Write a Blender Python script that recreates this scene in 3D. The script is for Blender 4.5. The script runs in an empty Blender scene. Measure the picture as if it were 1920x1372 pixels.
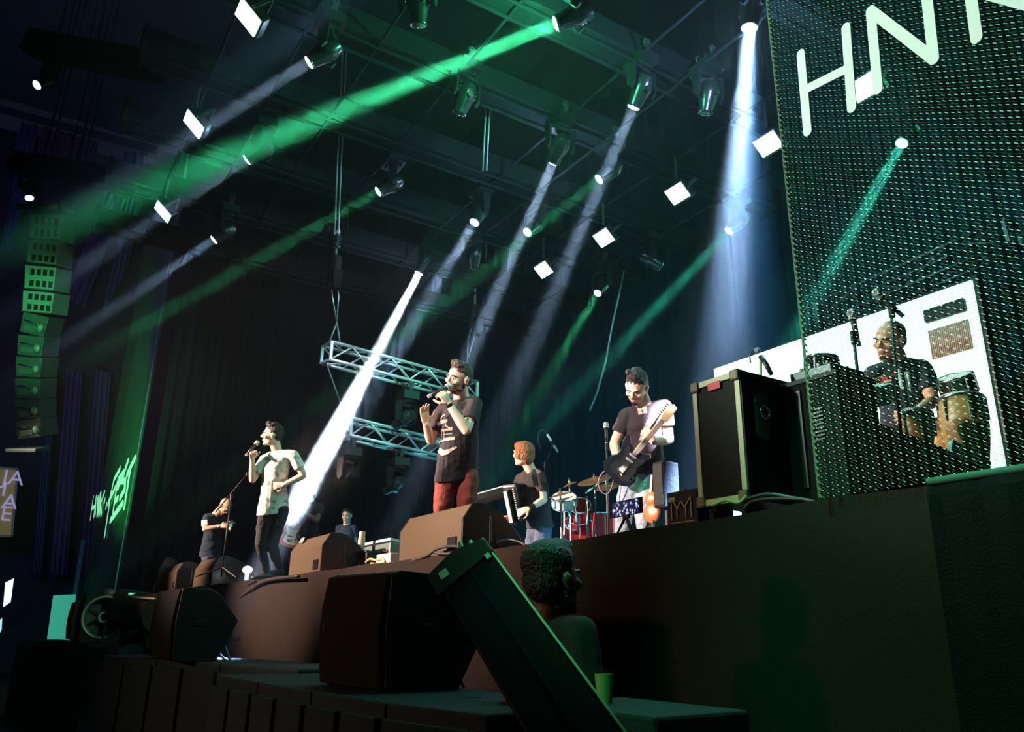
import bpy, math, random
from mathutils import Vector as V, Matrix, Quaternion
random.seed(7)
R = math.radians
C = bpy.context.scene.collection
scene = bpy.context.scene

# ------------------------------------------------------------------ camera
FPX, PITCH, ROLL, HEAD, EYE = 1487.0, R(18.4), R(1.0), R(31.9), 1.5
f0 = V((-math.cos(HEAD), math.sin(HEAD), 0)); u0 = V((0, 0, 1)); r0 = f0.cross(u0)
CF = f0 * math.cos(PITCH) + u0 * math.sin(PITCH)
cu = u0 * math.cos(PITCH) - f0 * math.sin(PITCH)
CR = r0 * math.cos(ROLL) + cu * math.sin(ROLL)
CU = cu * math.cos(ROLL) - r0 * math.sin(ROLL)
CP = V((0, 0, EYE))
cam = bpy.data.cameras.new('camera'); cam_o = bpy.data.objects.new('camera', cam); C.objects.link(cam_o)
cam.sensor_width = 36; cam.lens = FPX / 1920 * 36; cam.clip_start = 0.05; cam.clip_end = 200
m = Matrix((CR, CU, -CF)).transposed().to_4x4(); m.translation = CP
cam_o.matrix_world = m
scene.camera = cam_o

def ray(x, y): return CF + CR * ((x - 960) / FPX) - CU * ((y - 686) / FPX)
def at(x, y, d): return CP + ray(x, y) * d
def onz(x, y, z): r = ray(x, y); return CP + r * ((z - EYE) / r.z)
def ony(x, y, Y): r = ray(x, y); return CP + r * (Y / r.y)
def onx(x, y, X): r = ray(x, y); return CP + r * (X / r.x)
def dep(P): return (P - CP).dot(CF)

# ------------------------------------------------------------------ world, colour
w = bpy.data.worlds.new('night'); scene.world = w; w.use_nodes = True
w.node_tree.nodes['Background'].inputs[0].default_value = (0.0, 0.09, 0.30, 1)
w.node_tree.nodes['Background'].inputs[1].default_value = 0.02
vs = scene.view_settings
vs.view_transform = 'Standard'; vs.look = 'None'; vs.exposure = 0.0; vs.gamma = 1.0; vs.use_curve_mapping = False
cy = scene.cycles
cy.use_denoising = True
cy.max_bounces = 4; cy.diffuse_bounces = 2; cy.glossy_bounces = 2; cy.volume_bounces = 0; cy.transmission_bounces = 3; cy.transparent_max_bounces = 8
cy.sample_clamp_direct = 0; cy.sample_clamp_indirect = 3
cy.caustics_reflective = False; cy.caustics_refractive = False

def spot(name, loc, target, power, color, angle, radius=0.05, blend=0.3):
    l = bpy.data.lights.new(name, 'SPOT'); l.energy = power; l.color = color; l.spot_size = R(angle)
    l.spot_blend = blend; l.shadow_soft_size = radius
    o = bpy.data.objects.new(name, l); C.objects.link(o); o.location = loc
    o.rotation_euler = (V(target) - V(loc)).to_track_quat('-Z', 'Y').to_euler()
    return o
def area(name, loc, target, power, color, sx, sy):
    l = bpy.data.lights.new(name, 'AREA'); l.energy = power; l.color = color; l.shape = 'RECTANGLE'; l.size = sx; l.size_y = sy
    o = bpy.data.objects.new(name, l); C.objects.link(o); o.location = loc
    o.rotation_euler = (V(target) - V(loc)).to_track_quat('-Z', 'Y').to_euler()
    return o
def shaft(name, loc, d, power, color, angle, size=0.10):
    # a lamp behind a round lens: light leaves the whole lens within a narrow angle
    l = bpy.data.lights.new(name, 'AREA'); l.energy = power; l.color = color; l.shape = 'DISK'; l.size = size; l.spread = R(angle)
    o = bpy.data.objects.new(name, l); C.objects.link(o); o.location = loc
    o.rotation_euler = V(d).to_track_quat('-Z', 'Y').to_euler()
    return o
def point(name, loc, power, color, radius=0.05):
    l = bpy.data.lights.new(name, 'POINT'); l.energy = power; l.color = color; l.shadow_soft_size = radius
    o = bpy.data.objects.new(name, l); C.objects.link(o); o.location = loc; return o

S = 2.05      # stage deck height
RIG = 6.5     # height of the moving-light heads
WARM = (1.0, 0.62, 0.36); GREEN = (0.10, 1.0, 0.42); BLUE = (0.10, 0.42, 1.0); COOL = (0.50, 0.68, 1.0); TEAL = (0.05, 0.75, 0.62)
# front-of-house key: warm, from the hall side on the left, plus coloured washes from the rig
KEYC = (1.0, 0.70, 0.55)
for tx, ty, tz, pw, an_ in ((-9.9, 2.9, 2.75, 44000, 18), (-6.4, 3.3, 2.9, 48000, 18), (-14.6, 3.3, 2.8, 30000, 14)):
    spot('front_key_lamp', (-13.5, -9.0, 6.6), (tx, ty, tz), pw, KEYC, an_, 0.2, 0.9)
spot('front_key_lamp', (-4.6, -9.0, 6.0), (-5.55, 4.8, 2.75), 15000, (1.0, 0.84, 0.76), 12, 0.2, 0.8)  # added from another side to light the guitarist past the singer's shadow
spot('front_key_lamp', (-13.5, -9.0, 6.6), (-8.2, 5.4, 2.9), 22000, KEYC, 10, 0.2, 0.9)
area('floor_teal_fill', (-8.5, -5.0, 2.6), (-7.0, 1.2, 0.3), 8, (0.05, 0.62, 0.62), 1.5, 1.0)  # added unseen fill that tints the subwoofer fronts teal
spot('front_low_lamp', (-7.5, -7.0, 3.4), (-5.4, 2.9, 1.3), 1100, (1.0, 0.55, 0.36), 52, 0.25, 1.0)
spot('guitar_back_fill', at(1380, 250, 5.4), at(1250, 780, 7.2), 26000, (0.80, 0.84, 1.0), 7, 0.06, 0.6)  # added separate spot for the white light on the guitarist's shoulder
area('backdrop_wash_blue', (-10, 5.4, 2.3), (-10.5, 9.0, 5.2), 150, (0.02, 0.38, 0.62), 9, 0.4)
area('backdrop_wash_green', (-12.5, 4.5, 6.9), (-16.5, 7.0, 4.0), 35, (0.03, 0.40, 0.62), 4, 0.4)
area('rig_wash_green', (-6.0, 7.6, 6.8), (-7.0, 3.6, 3.2), 22, GREEN, 7, 0.4)
spot('truss_green_fill', (-7.0, 3.4, 6.3), (-10.6, 5.4, 4.7), 1300, (0.12, 1.0, 0.55), 34, 0.1, 1.0)  # added spot without a fixture, turns the hanging trusses green
spot('truss_white_fill', (-9.0, 1.8, 6.3), (-10.3, 3.7, 4.8), 500, (0.75, 0.85, 1.0), 30, 0.1, 1.0)  # added spot without a fixture, whitens the left of the trusses
spot('arm_green_fill', (0.4, 3.2, 5.6), (-1.9, 1.4, 1.5), 160, GREEN, 11, 0.05, 0.8)  # added unseen spot that brightens the leaning arm's edge
spot('net_green_lamp', (-5.2, -2.4, 5.0), (-1.4, 2.9, 4.3), 2300, (0.70, 1.0, 0.80), 46, 0.15, 0.5)
spot('left_banner_lamp', (-16.5, -0.8, 1.6), (-22.0, 2.2, 6.0), 2200, (0.08, 1.0, 0.22), 40, 0.12, 1.0)
spot('array_green_lamp', (-8.6, -2.5, 5.4), at(68, 600, 13.0), 1500, (0.12, 1.0, 0.35), 22, 0.1, 0.9)
spot('deck_edge_green_lamp', (-1.6, -1.5, 6.5), (-1.9, 2.9, 1.5), 1700, GREEN, 28, 0.1, 1.0)
area('hall_violet_wash', (-19, -4.0, 7.0), (-28, 1.0, 12.0), 170, (0.22, 0.26, 1.0), 3, 3)

# ------------------------------------------------------------------ materials
MATS = {}
def mat(name, col, rough=0.6, metal=0.0, emit=None, es=0.0, bump=0.0, bscale=60.0, vary=0.0, spec=0.5, coat=0.0):
    if name in MATS: return MATS[name]
    M = bpy.data.materials.new(name); M.use_nodes = True; nt = M.node_tree; b = nt.nodes['Principled BSDF']
    b.inputs['Base Color'].default_value = (*col, 1); b.inputs['Roughness'].default_value = rough; b.inputs['Metallic'].default_value = metal
    b.inputs['Specular IOR Level'].default_value = spec; b.inputs['Coat Weight'].default_value = coat
    if emit: b.inputs['Emission Color'].default_value = (*emit, 1); b.inputs['Emission Strength'].default_value = es
    if bump or vary:
        tc = nt.nodes.new('ShaderNodeTexCoord'); n = nt.nodes.new('ShaderNodeTexNoise'); n.inputs['Scale'].default_value = bscale; n.inputs['Detail'].default_value = 3
        nt.links.new(tc.outputs['Object'], n.inputs['Vector'])
        if bump:
            bp = nt.nodes.new('ShaderNodeBump'); bp.inputs['Strength'].default_value = bump; bp.inputs['Distance'].default_value = 0.02
            nt.links.new(n.outputs['Fac'], bp.inputs['Height']); nt.links.new(bp.outputs['Normal'], b.inputs['Normal'])
        if vary:
            mx = nt.nodes.new('ShaderNodeMix'); mx.data_type = 'RGBA'
            mx.inputs['A'].default_value = (*[c * (1 - vary) for c in col], 1); mx.inputs['B'].default_value = (*[min(1, c * (1 + vary)) for c in col], 1)
            nt.links.new(n.outputs['Fac'], mx.inputs['Factor']); nt.links.new(mx.outputs['Result'], b.inputs['Base Color'])
    MATS[name] = M; return M

BLACK = mat('black_paint', (0.006, 0.006, 0.007), 0.5, bump=0.15, bscale=150, spec=0.25)
BLACKG = mat('black_gloss', (0.010, 0.010, 0.012), 0.18)
CARPET = mat('black_carpet', (0.005, 0.005, 0.005), 0.95, bump=0.4, bscale=220, vary=0.4, spec=0.12)
SPKWOOD = mat('speaker_paint', (0.062, 0.042, 0.024), 0.75, bump=0.35, bscale=260, vary=0.25, spec=0.12)
GRILLE = mat('speaker_grille', (0.010, 0.010, 0.011), 0.7, 0.3, bump=0.5, bscale=400)
DGREY = mat('dark_grey_metal', (0.05, 0.055, 0.06), 0.35, 0.6)
ALU = mat('aluminium', (0.62, 0.64, 0.66), 0.35, 0.55)
CHROME = mat('chrome', (0.75, 0.76, 0.78), 0.16, 1.0)
TRIMWOOD = mat('case_edge_metal', (0.50, 0.43, 0.31), 0.55, 0.15, bump=0.1, bscale=80, vary=0.25)
WHITE = mat('white_plastic', (0.75, 0.75, 0.72), 0.5)
REDP = mat('red_label', (0.75, 0.06, 0.08), 0.6)
BEAM = mat('rig_beam_black', (0.006, 0.008, 0.010), 0.9, bump=0.1, bscale=20, spec=0.04)
SKIRT = mat('stage_skirt_cloth', (0.016, 0.0105, 0.0085), 0.95, bump=0.45, bscale=180, vary=0.3, spec=0.1)
BLKCLOTH = mat('black_cloth', (0.008, 0.008, 0.009), 0.95, bump=0.3, bscale=40, spec=0.12)
SKIN = mat('skin', (0.80, 0.50, 0.38), 0.5, bump=0.08, bscale=120, vary=0.06)
SKIN2 = mat('skin_tan', (0.62, 0.36, 0.24), 0.5, bump=0.08, bscale=120, vary=0.06)
SKIN3 = mat('skin_dark', (0.16, 0.085, 0.055), 0.45, bump=0.08, bscale=120, vary=0.06)
HAIRD = mat('hair_dark', (0.014, 0.010, 0.008), 0.5, bump=0.9, bscale=90)
HAIRB = mat('hair_brown', (0.05, 0.022, 0.011), 0.5, bump=0.9, bscale=90)
HAIRR = mat('hair_auburn', (0.30, 0.10, 0.03), 0.5, bump=0.9, bscale=70)
EYEW = mat('eye_white', (0.6, 0.58, 0.55), 0.3); EYEI = mat('iris', (0.02, 0.012, 0.01), 0.2)
LIPS = mat('lips', (0.42, 0.14, 0.11), 0.5)
TEE = mat('black_tee', (0.020, 0.015, 0.018), 0.9, bump=0.5, bscale=14)
TEEN = mat('navy_tee', (0.012, 0.022, 0.045), 0.9, bump=0.5, bscale=14)
JEANS = mat('pale_denim', (0.50, 0.55, 0.62), 0.9, bump=0.4, bscale=30, vary=0.45)
DENIM = mat('dark_denim', (0.05, 0.06, 0.10), 0.9, bump=0.4, bscale=30, vary=0.4)
MAROON = mat('maroon_trousers', (0.17, 0.030, 0.020), 0.9, bump=0.5, bscale=16)
BLKTR = mat('black_trousers', (0.010, 0.008, 0.010), 0.9, bump=0.5, bscale=16)
SHOE = mat('shoe_leather', (0.02, 0.018, 0.018), 0.5)
STRAPM = mat('leather_strap', (0.02, 0.02, 0.022), 0.3)
PRINT = mat('shirt_print', (0.55, 0.48, 0.38), 0.8)
MICB = mat('microphone_black', (0.012, 0.012, 0.013), 0.4); MICG = mat('microphone_grille', (0.45, 0.45, 0.47), 0.35, 0.8, bump=0.5, bscale=500)

def curtain_mat():
    M = mat('curtain_velvet', (0.002, 0.019, 0.028), 0.95, spec=0.1); return M  # teal light put into the cloth colour, so warm lamps read teal
CURT = curtain_mat()

# ------------------------------------------------------------------ mesh helper
class MB:
    def __init__(s): s.v = []; s.f = []; s.M = Matrix.Identity(4)
    def add(s, vs, fs):
        n = len(s.v); s.v += [s.M @ V(p) for p in vs]; s.f += [tuple(i + n for i in f) for f in fs]; return s
    def box(s, c, d, rot=None):
        c = V(c); hx, hy, hz = d[0] / 2, d[1] / 2, d[2] / 2
        Q = rot if rot is not None else Matrix.Identity(3)
        vs = [c + Q @ V((x * hx, y * hy, z * hz)) for x in (-1, 1) for y in (-1, 1) for z in (-1, 1)]
        return s.add(vs, [(0, 1, 3, 2), (4, 6, 7, 5), (0, 4, 5, 1), (2, 3, 7, 6), (0, 2, 6, 4), (1, 5, 7, 3)])
    def bar(s, a, b, w, h=None, up=(0, 0, 1)):
        a, b = V(a), V(b); h = h or w; z = (b - a).normalized(); x = V(up).cross(z)
        if x.length < 1e-3: x = V((1, 0, 0)).cross(z)
        x.normalize(); y = z.cross(x); Q = Matrix((x, y, z)).transposed()
        return s.box((a + b) / 2, (w, h, (b - a).length), Q)
    def prism(s, prof, x0, x1, ax=0):
        # prof: list of 2D points; extruded along axis ax (0 x, 1 y, 2 z)
        def mk(p, t):
            return {0: (t, p[0], p[1]), 1: (p[0], t, p[1]), 2: (p[0], p[1], t)}[ax]
        n = len(prof); vs = [mk(p, x0) for p in prof] + [mk(p, x1) for p in prof]
        fs = [tuple(range(n))[::-1], tuple(range(n, 2 * n))] + [(i, (i + 1) % n, (i + 1) % n + n, i + n) for i in range(n)]
        return s.add(vs, fs)
    def loft(s, rings, n=16):
        # rings: (centre, axisU, axisV)
        vs = []; fs = []
        for c, u, v in rings:
            for i in range(n):
                a = 2 * math.pi * i / n; vs.append(V(c) + V(u) * math.cos(a) + V(v) * math.sin(a))
        m = len(rings)
        for j in range(m - 1):
            for i in range(n):
                k = (i + 1) % n; fs.append((j * n + i, j * n + k, (j + 1) * n + k, (j + 1) * n + i))
        fs.append(tuple(range(n))[::-1]); fs.append(tuple(range((m - 1) * n, m * n)))
        return s.add(vs, fs)
    def tube(s, pts, r, n=8):
        pts = [V(p) for p in pts]; rs = r if isinstance(r, (list, tuple)) else [r] * len(pts)
        rings = []; ref = None
        for i, p in enumerate(pts):
            t = (pts[min(i + 1, len(pts) - 1)] - pts[max(i - 1, 0)])
            t = t.normalized() if t.length > 1e-6 else V((0, 0, 1))
            if ref is None:
                ref = t.cross(V((0, 0, 1)))
                if ref.length < 0.1: ref = t.cross(V((1, 0, 0)))
            u = (ref - t * ref.dot(t)).normalized(); ref = u; v = t.cross(u)
            rings.append((p, u * rs[i], v * rs[i]))
        return s.loft(rings, n)
    def cyl(s, a, b, r, r2=None, n=16): return s.tube([a, b], [r, r2 if r2 is not None else r], n)
    def ell(s, c, r, rot=None, nu=16, nv=10):
        c = V(c); Q = rot if rot is not None else Matrix.Identity(3)
        if not isinstance(r, (tuple, list)): r = (r, r, r)
        vs = [c + Q @ V((0, 0, -r[2]))]
        for j in range(1, nv):
            t = -math.pi / 2 + math.pi * j / nv
            for i in range(nu):
                a = 2 * math.pi * i / nu
                vs.append(c + Q @ V((r[0] * math.cos(t) * math.cos(a), r[1] * math.cos(t) * math.sin(a), r[2] * math.sin(t))))
        vs.append(c + Q @ V((0, 0, r[2]))); L = len(vs) - 1
        fs = [(0, 1 + (i + 1) % nu, 1 + i) for i in range(nu)]
        for j in range(nv - 2):
            for i in range(nu):
                a = 1 + j * nu + i; b = 1 + j * nu + (i + 1) % nu; fs.append((a, b, b + nu, a + nu))
        fs += [(L, 1 + (nv - 2) * nu + i, 1 + (nv - 2) * nu + (i + 1) % nu) for i in range(nu)]
        return s.add(vs, fs)
    def limb(s, pts, rs, n=14):
        # tapered limb with rounded joints
        for i, p in enumerate(pts): s.ell(p, rs[i], nu=n, nv=8)
        for i in range(len(pts) - 1): s.cyl(pts[i], pts[i + 1], rs[i], rs[i + 1], n)
        return s
    def torus(s, c, r, t, rot=None, n=28, k=8):
        c = V(c); Q = rot if rot is not None else Matrix.Identity(3); vs = []; fs = []
        for i in range(n):
            a = 2 * math.pi * i / n
            for j in range(k):
                b = 2 * math.pi * j / k; rr = r + t * math.cos(b)
                vs.append(c + Q @ V((rr * math.cos(a), rr * math.sin(a), t * math.sin(b))))
        for i in range(n):
            for j in range(k):
                fs.append((i * k + j, ((i + 1) % n) * k + j, ((i + 1) % n) * k + (j + 1) % k, i * k + (j + 1) % k))
        return s.add(vs, fs)
    def quad(s, *p): return s.add(list(p), [tuple(range(len(p)))])
    def build(s, name, M, parent=None, world=True, smooth=False, bevel=0.0, autos=None):
        me = bpy.data.meshes.new(name)
        W = wm(parent).inverted() if (parent is not None and world) else Matrix.Identity(4)
        me.from_pydata([tuple(W @ p) for p in s.v], [], s.f); me.materials.append(M); me.update()
        o = bpy.data.objects.new(name, me); C.objects.link(o); o.parent = parent
        if smooth: me.polygons.foreach_set('use_smooth', [True] * len(me.polygons))
        if autos is not None:
            me.polygons.foreach_set('use_smooth', [True] * len(me.polygons)); me.set_sharp_from_angle(angle=R(autos))
        if bevel:
            b = o.modifiers.new('bevel', 'BEVEL'); b.width = bevel; b.segments = 2; b.limit_method = 'ANGLE'; b.angle_limit = R(35)
        return o
    def blob(s, name, M, parent, voxel=0.01, smooth=4, disp=0.0, dscale=0.1):
        o = s.build(name, M, None)
        r = o.modifiers.new('r', 'REMESH'); r.mode = 'VOXEL'; r.voxel_size = voxel
        sm = o.modifiers.new('s', 'SMOOTH'); sm.iterations = smooth; sm.factor = 0.5
        if disp:
            tx = bpy.data.textures.new(name + '_folds', 'CLOUDS'); tx.noise_scale = dscale; tx.noise_depth = 1
            d = o.modifiers.new('d', 'DISPLACE'); d.texture = tx; d.strength = disp; d.texture_coords = 'GLOBAL'
        dg = bpy.context.evaluated_depsgraph_get(); dg.update()
        me = bpy.data.meshes.new_from_object(o.evaluated_get(dg)); me.name = name
        old = o.data; o.modifiers.clear(); o.data = me; bpy.data.meshes.remove(old)
        if parent is not None:
            me.transform(wm(parent).inverted()); o.parent = parent
        me.polygons.foreach_set('use_smooth', [True] * len(me.polygons)); me.update()
        return o
def wm(o):
    if o is None: return Matrix.Identity(4)
    return wm(o.parent) @ o.matrix_basis
def tag(o, label=None, cat=None, group=None, kind=None):
    for k, x in (('label', label), ('category', cat), ('group', group), ('kind', kind)):
        if x: o[k] = x
    return o
def thing(name, label, cat, loc=(0, 0, 0), rz=0.0, group=None):
    o = bpy.data.objects.new(name, None); C.objects.link(o); o.location = V(loc); o.rotation_euler = (0, 0, rz)
    o.empty_display_size = 0.1
    return tag(o, label, cat, group)
def struct(name, mb, M, **k): return tag(mb.build(name, M, **k), kind='structure')
def part(mb, name, M, parent, label=None, **k):
    o = mb.build(name, M, parent, **k)
    if label: o['label'] = label
    return o
def lerp(a, b, t): return V(a) * (1 - t) + V(b) * t
def bez(p0, p1, p2, n=10): return [lerp(lerp(p0, p1, i / n), lerp(p1, p2, i / n), i / n) for i in range(n + 1)]
def basis(x, y, z): return Matrix((V(x), V(y), V(z))).transposed()

# ------------------------------------------------------------------ setting
FLOORM = mat('hall_floor', (0.02, 0.02, 0.022), 0.7, bump=0.1, bscale=8)
WALLM = mat('hall_wall', (0.030, 0.030, 0.040), 0.9, bump=0.1, bscale=10)
struct('floor', MB().box((-15, 2, -0.05), (36, 26, 0.1)), FLOORM)
struct('ceiling', MB().box((-15, 2, 19.0), (36, 26, 0.1)), mat('hall_ceiling', (0.05, 0.055, 0.07), 0.9))
struct('wall_back', MB().box((-15, 12.0, 9.5), (36, 0.2, 19)), WALLM)
struct('wall_left', MB().box((-30.0, 2, 9.5), (0.2, 26, 19)), WALLM)
struct('wall_right', MB().box((2.6, 6.5, 9.5), (0.2, 11, 19)), WALLM)

EDGE = [(-20.0, 2.32), (-16.0, 2.45), (-14.0, 2.64), (-9.8, 2.84), (-6.5, 2.92), (-4.5, 3.06), (-3.3, 3.06), (-2.3, 2.97), (2.4, 2.86)]
def edge_y(x):
    for (a, ya), (b, yb) in zip(EDGE, EDGE[1:]):
        if a <= x <= b: return ya + (yb - ya) * (x - a) / (b - a)
    return EDGE[0][1]
stage = thing('stage', 'raised concert stage with a dark cloth skirt along its front', 'stage', (-9, 6, 0))
dk = MB(); prof = [(x, y) for x, y in EDGE] + [(2.4, 9.4), (-20.0, 9.4)]
dk.prism(prof, S - 0.08, S, 2)
part(dk, 'deck', mat('stage_deck', (0.022, 0.022, 0.024), 0.5, bump=0.15, bscale=30), stage)
sk = MB(); n = 150; rows = 12
vs_, fs_ = [], []
for i in range(n + 1):
    x = -20.0 + 22.4 * i / n; y0 = edge_y(x)
    for j in range(rows + 1):
        t = j / rows; z = S + 0.004 - t * (S - 0.02)
        bulge = 0.012 * math.sin(x * 3.1 + 2 * t) + 0.010 * math.sin(x * 7.7 + 1.3) * t
        off = 0.03 if j else 0.005
        vs_.append((x, y0 - off - bulge * (j > 0) - 0.015 * math.sin(t * math.pi), z + (0.006 * math.sin(x * 5) if j == 0 else 0)))
for i in range(n):
    for j in range(rows):
        a = i * (rows + 1) + j; fs_.append((a, a + 1, a + rows + 2, a + rows + 1))
part(MB().add(vs_, fs_), 'skirt', SKIRT, stage, 'brown-lit charcoal cloth skirt', smooth=True)

# side and back drapes in folds
def curtain(name, label, p0, p1, z0, z1, M, folds=60, amp=0.07, group=None, bottom_wave=0):
    p0, p1 = V((*p0, 0)), V((*p1, 0)); d = (p1 - p0); L = d.length; d.normalize(); nr = V((-d.y, d.x, 0)); N = int(folds * 10)
    mb = MB(); vs_, fs_ = [], []
    ph = random.random() * 6
    for i in range(N + 1):
        t = i / N; s_ = t * folds * 2 * math.pi
        a = amp * (math.sin(s_ + 1.5 * math.sin(s_ * 0.13 + ph)) + 0.45 * math.sin(s_ * 0.37 + ph))
        b = amp * (math.sin(s_ + 1.9 * math.sin(s_ * 0.11 + ph)) + 0.7 * math.sin(s_ * 0.41 + ph))
        P = p0 + d * (L * t)
        vs_ += [P + nr * a + V((0, 0, z1)), P + nr * (a * .5 + b * .5) + V((0, 0, (z0 + z1) / 2)), P + nr * b + V((0, 0, z0))]
    for i in range(N):
        fs_ += [(3 * i, 3 * i + 1, 3 * i + 4, 3 * i + 3), (3 * i + 1, 3 * i + 2, 3 * i + 5, 3 * i + 4)]
    o = mb.add(vs_, fs_).build(name, M, smooth=True)
    return tag(o, label, 'curtain', group)
curtain('stage_curtain', 'dark teal-lit pleated backdrop curtain behind the band', (-19.6, 8.9), (2.2, 8.9), S, 12.0, CURT, 62, 0.09)
curtain('stage_curtain', 'dark pleated side curtain at the far left of the stage', (-19.8, 2.6), (-19.8, 8.7), S, 12.0, CURT, 22, 0.08)
# ------------------------------------------------------------------ overhead rig
ordinal = ['first', 'second', 'third', 'fourth', 'fifth', 'sixth', 'seventh', 'eighth']
bx_ = [-3.7, -5.1, -6.36, -7.75, -9.15, -10.6, -12.1]
for i, x in enumerate(bx_):
    b = thing('rig_beam', 'long dark overhead rig beam running upstage, %s from the stage right corner' % ordinal[i], 'beam', (x, 4.3, 7.0), 0, 'overhead rig beams')
    mb = MB()
    mb.box((x, 4.2, 7.14), (0.34, 7.9, 0.26))
    part(mb, 'beam_box', BEAM, b, bevel=0.01)
    for y in (0.28, 8.12): part(MB().box((x, y, 7.14), (0.38, 0.05, 0.30)), 'end_plate', BEAM, b, bevel=0.008)
    rail = MB(); rail.tube([(x - 0.1, 0.4, 6.98), (x - 0.1, 8.0, 6.98)], 0.022); rail.tube([(x + 0.1, 0.4, 6.98), (x + 0.1, 8.0, 6.98)], 0.022)
    part(rail, 'clamp_rail', BEAM, b)

for i, (y, nm) in enumerate(((0.95, 'first'), (1.58, 'second'), (2.25, 'third'), (3.12, 'fourth'), (4.5, 'fifth'), (5.12, 'sixth'), (6.08, 'seventh'), (7.25, 'eighth'))):
    tag(MB().tube([(-12.6, y, 6.98), (-3.3, y, 6.98)], 0.016, 8).build('rig_pipe', BEAM, smooth=True), 'thin dark crosspipe under the rig beams, %s row from the stage front' % nm, 'pipe', 'crosspipes of the rig')
# moving heads: base, yoke and a tilting head with a lens
HB = MB(); HB.box((0, 0, -0.055), (0.30, 0.22, 0.11)); HB.box((0, 0, -0.125), (0.16, 0.16, 0.03))
HC = MB(); HC.box((-0.10, 0, 0.06), (0.04, 0.05, 0.14)); HC.box((0.10, 0, 0.06), (0.04, 0.05, 0.14)); HC.box((0, 0, 0.01), (0.24, 0.05, 0.03)); HC.torus((-0.10, 0, 0.13), 0.035, 0.012, basis((0, 1, 0), (0, 0, 1), (1, 0, 0))); HC.torus((0.10, 0, 0.13), 0.035, 0.012, basis((0, 1, 0), (0, 0, 1), (1, 0, 0)))
HY = MB(); HY.box((0, 0, -0.02), (0.30, 0.10, 0.04))
for sx in (-1, 1): HY.prism([(-0.055, 0.0), (0.055, 0.0), (0.045, -0.24), (0.0, -0.29), (-0.045, -0.24)], sx * 0.135, sx * 0.165)
HH = MB(); HH.loft([((0, 0, z), (r, 0, 0), (0, r, 0)) for z, r in ((0.13, 0.03), (0.125, 0.075), (0.06, 0.10), (0.0, 0.105), (-0.09, 0.085), (-0.17, 0.072), (-0.20, 0.072))], 20)
HH.torus((0, 0, -0.19), 0.066, 0.010); HH.tube([(-0.13, 0, 0), (0.13, 0, 0)], 0.03)
for k in range(6): HH.box((0, 0.098 if k % 2 else -0.098, 0.09 - 0.02 * k), (0.09, 0.012, 0.008))
HL = MB(); HL.loft([((0, 0, -0.203), (0.062, 0, 0), (0, 0.062, 0)), ((0, 0, -0.214), (0.045, 0, 0), (0, 0.045, 0)), ((0, 0, -0.219), (0.01, 0, 0), (0, 0.01, 0))], 20)
HOUS = mat('fixture_housing', (0.012, 0.015, 0.016), 0.25, 0.2)
proto_me = {}
def shared(key, mb, M, smooth=True):
    if key not in proto_me:
        o = mb.build(key, M, None, autos=35 if smooth else None); proto_me[key] = o.data; bpy.data.objects.remove(o)
    return proto_me[key]
LENSW = mat('lens_lit_white', (0.8, 0.85, 1), 0.3, emit=(0.75, 0.85, 1.0), es=14)
LENSG = mat('lens_lit_green', (0.5, 1, 0.7), 0.3, emit=(0.45, 1.0, 0.72), es=9)
LENSO = mat('lens_unlit', (0.03, 0.07, 0.07), 0.05, 0.0)
for k_, mb_, M_ in (('base', HB, HOUS), ('clamp', HC, DGREY), ('yoke', HY, HOUS), ('head', HH, HOUS), ('lens_w', HL, LENSW), ('lens_g', HL, LENSG), ('lens_o', HL, LENSO)):
    me = shared(k_, mb_, M_)
def child(name, key, parent, loc=(0, 0, 0), q=None, label=None):
    o = bpy.data.objects.new(name, proto_me[key]); C.objects.link(o); o.parent = parent; o.location = loc
    if q is not None: o.rotation_mode = 'QUATERNION'; o.rotation_quaternion = q
    if label: o['label'] = label
    return o
def moving_head(lens, direction, kind, label, scale=1.0):
    d = V(direction).normalized(); pivot = V(lens) - d * 0.21 * scale
    top = pivot + V((0, 0, 0.36 * scale))
    t = thing('moving_head_light', label, 'stage light', top, 0, 'moving-head lights on the rig'); t.scale = (scale,) * 3
    pan = Quaternion((0, 0, 1), math.atan2(d.x, -d.y))
    child('base', 'base', t); child('clamp', 'clamp', t); child('yoke', 'yoke', t, (0, 0, -0.14), pan)
    h = child('head', 'head', t, (0, 0, -0.36), V((0, 0, -1)).rotation_difference(d))
    child('lens', {'w': 'lens_w', 'g': 'lens_g', 'o': 'lens_o'}[kind], h)
    rod = MB().tube([pivot + V((0, 0, 0.45 * scale)), (pivot.x, pivot.y, max(7.0, pivot.z + 0.5))], 0.018); part(rod, 'hanging_rod', DGREY, t)
    return t
BK, HK = 0.10, 9.0
def beam(px, py, ex, ey, ed, power, color, angle, kind, label, halo=0, radius=0.055, z=RIG, sc=1.0, blend=0.35):
    L = onz(px, py, z); E_ = at(ex, ey, ed); d = (E_ - L).normalized()
    moving_head(L, d, kind, label, sc)
    shaft('beam_lamp', L + d * 0.02, d, power * BK * (angle / 7) ** 2, color, angle * 0.72, 0.11)
    if halo: point('lens_glow_fill', L + d * 0.10, halo * HK, color, 0.06)  # extra point lamp added ahead of the lens for a halo in the haze
BW = (0.42, 0.66, 1.0); BG = (0.06, 1.0, 0.38); BT = (0.05, 0.85, 0.60)
beam(785, 513, 578, 905, 11.2, 30000, (0.62, 0.78, 1.0), 7.5, 'w', 'moving head throwing the brightest white shaft down toward centre stage', 6, 0.06)
beam(889, 418, 800, 565, 9.6, 1900, BW, 7, 'w', 'white moving head between the brightest white shaft and the one above the black-shirted singer', 2)
beam(1037, 306, 905, 610, 10.2, 3600, BW, 7, 'w', 'white moving head whose pale shaft falls toward the singer in black', 10)
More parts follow.
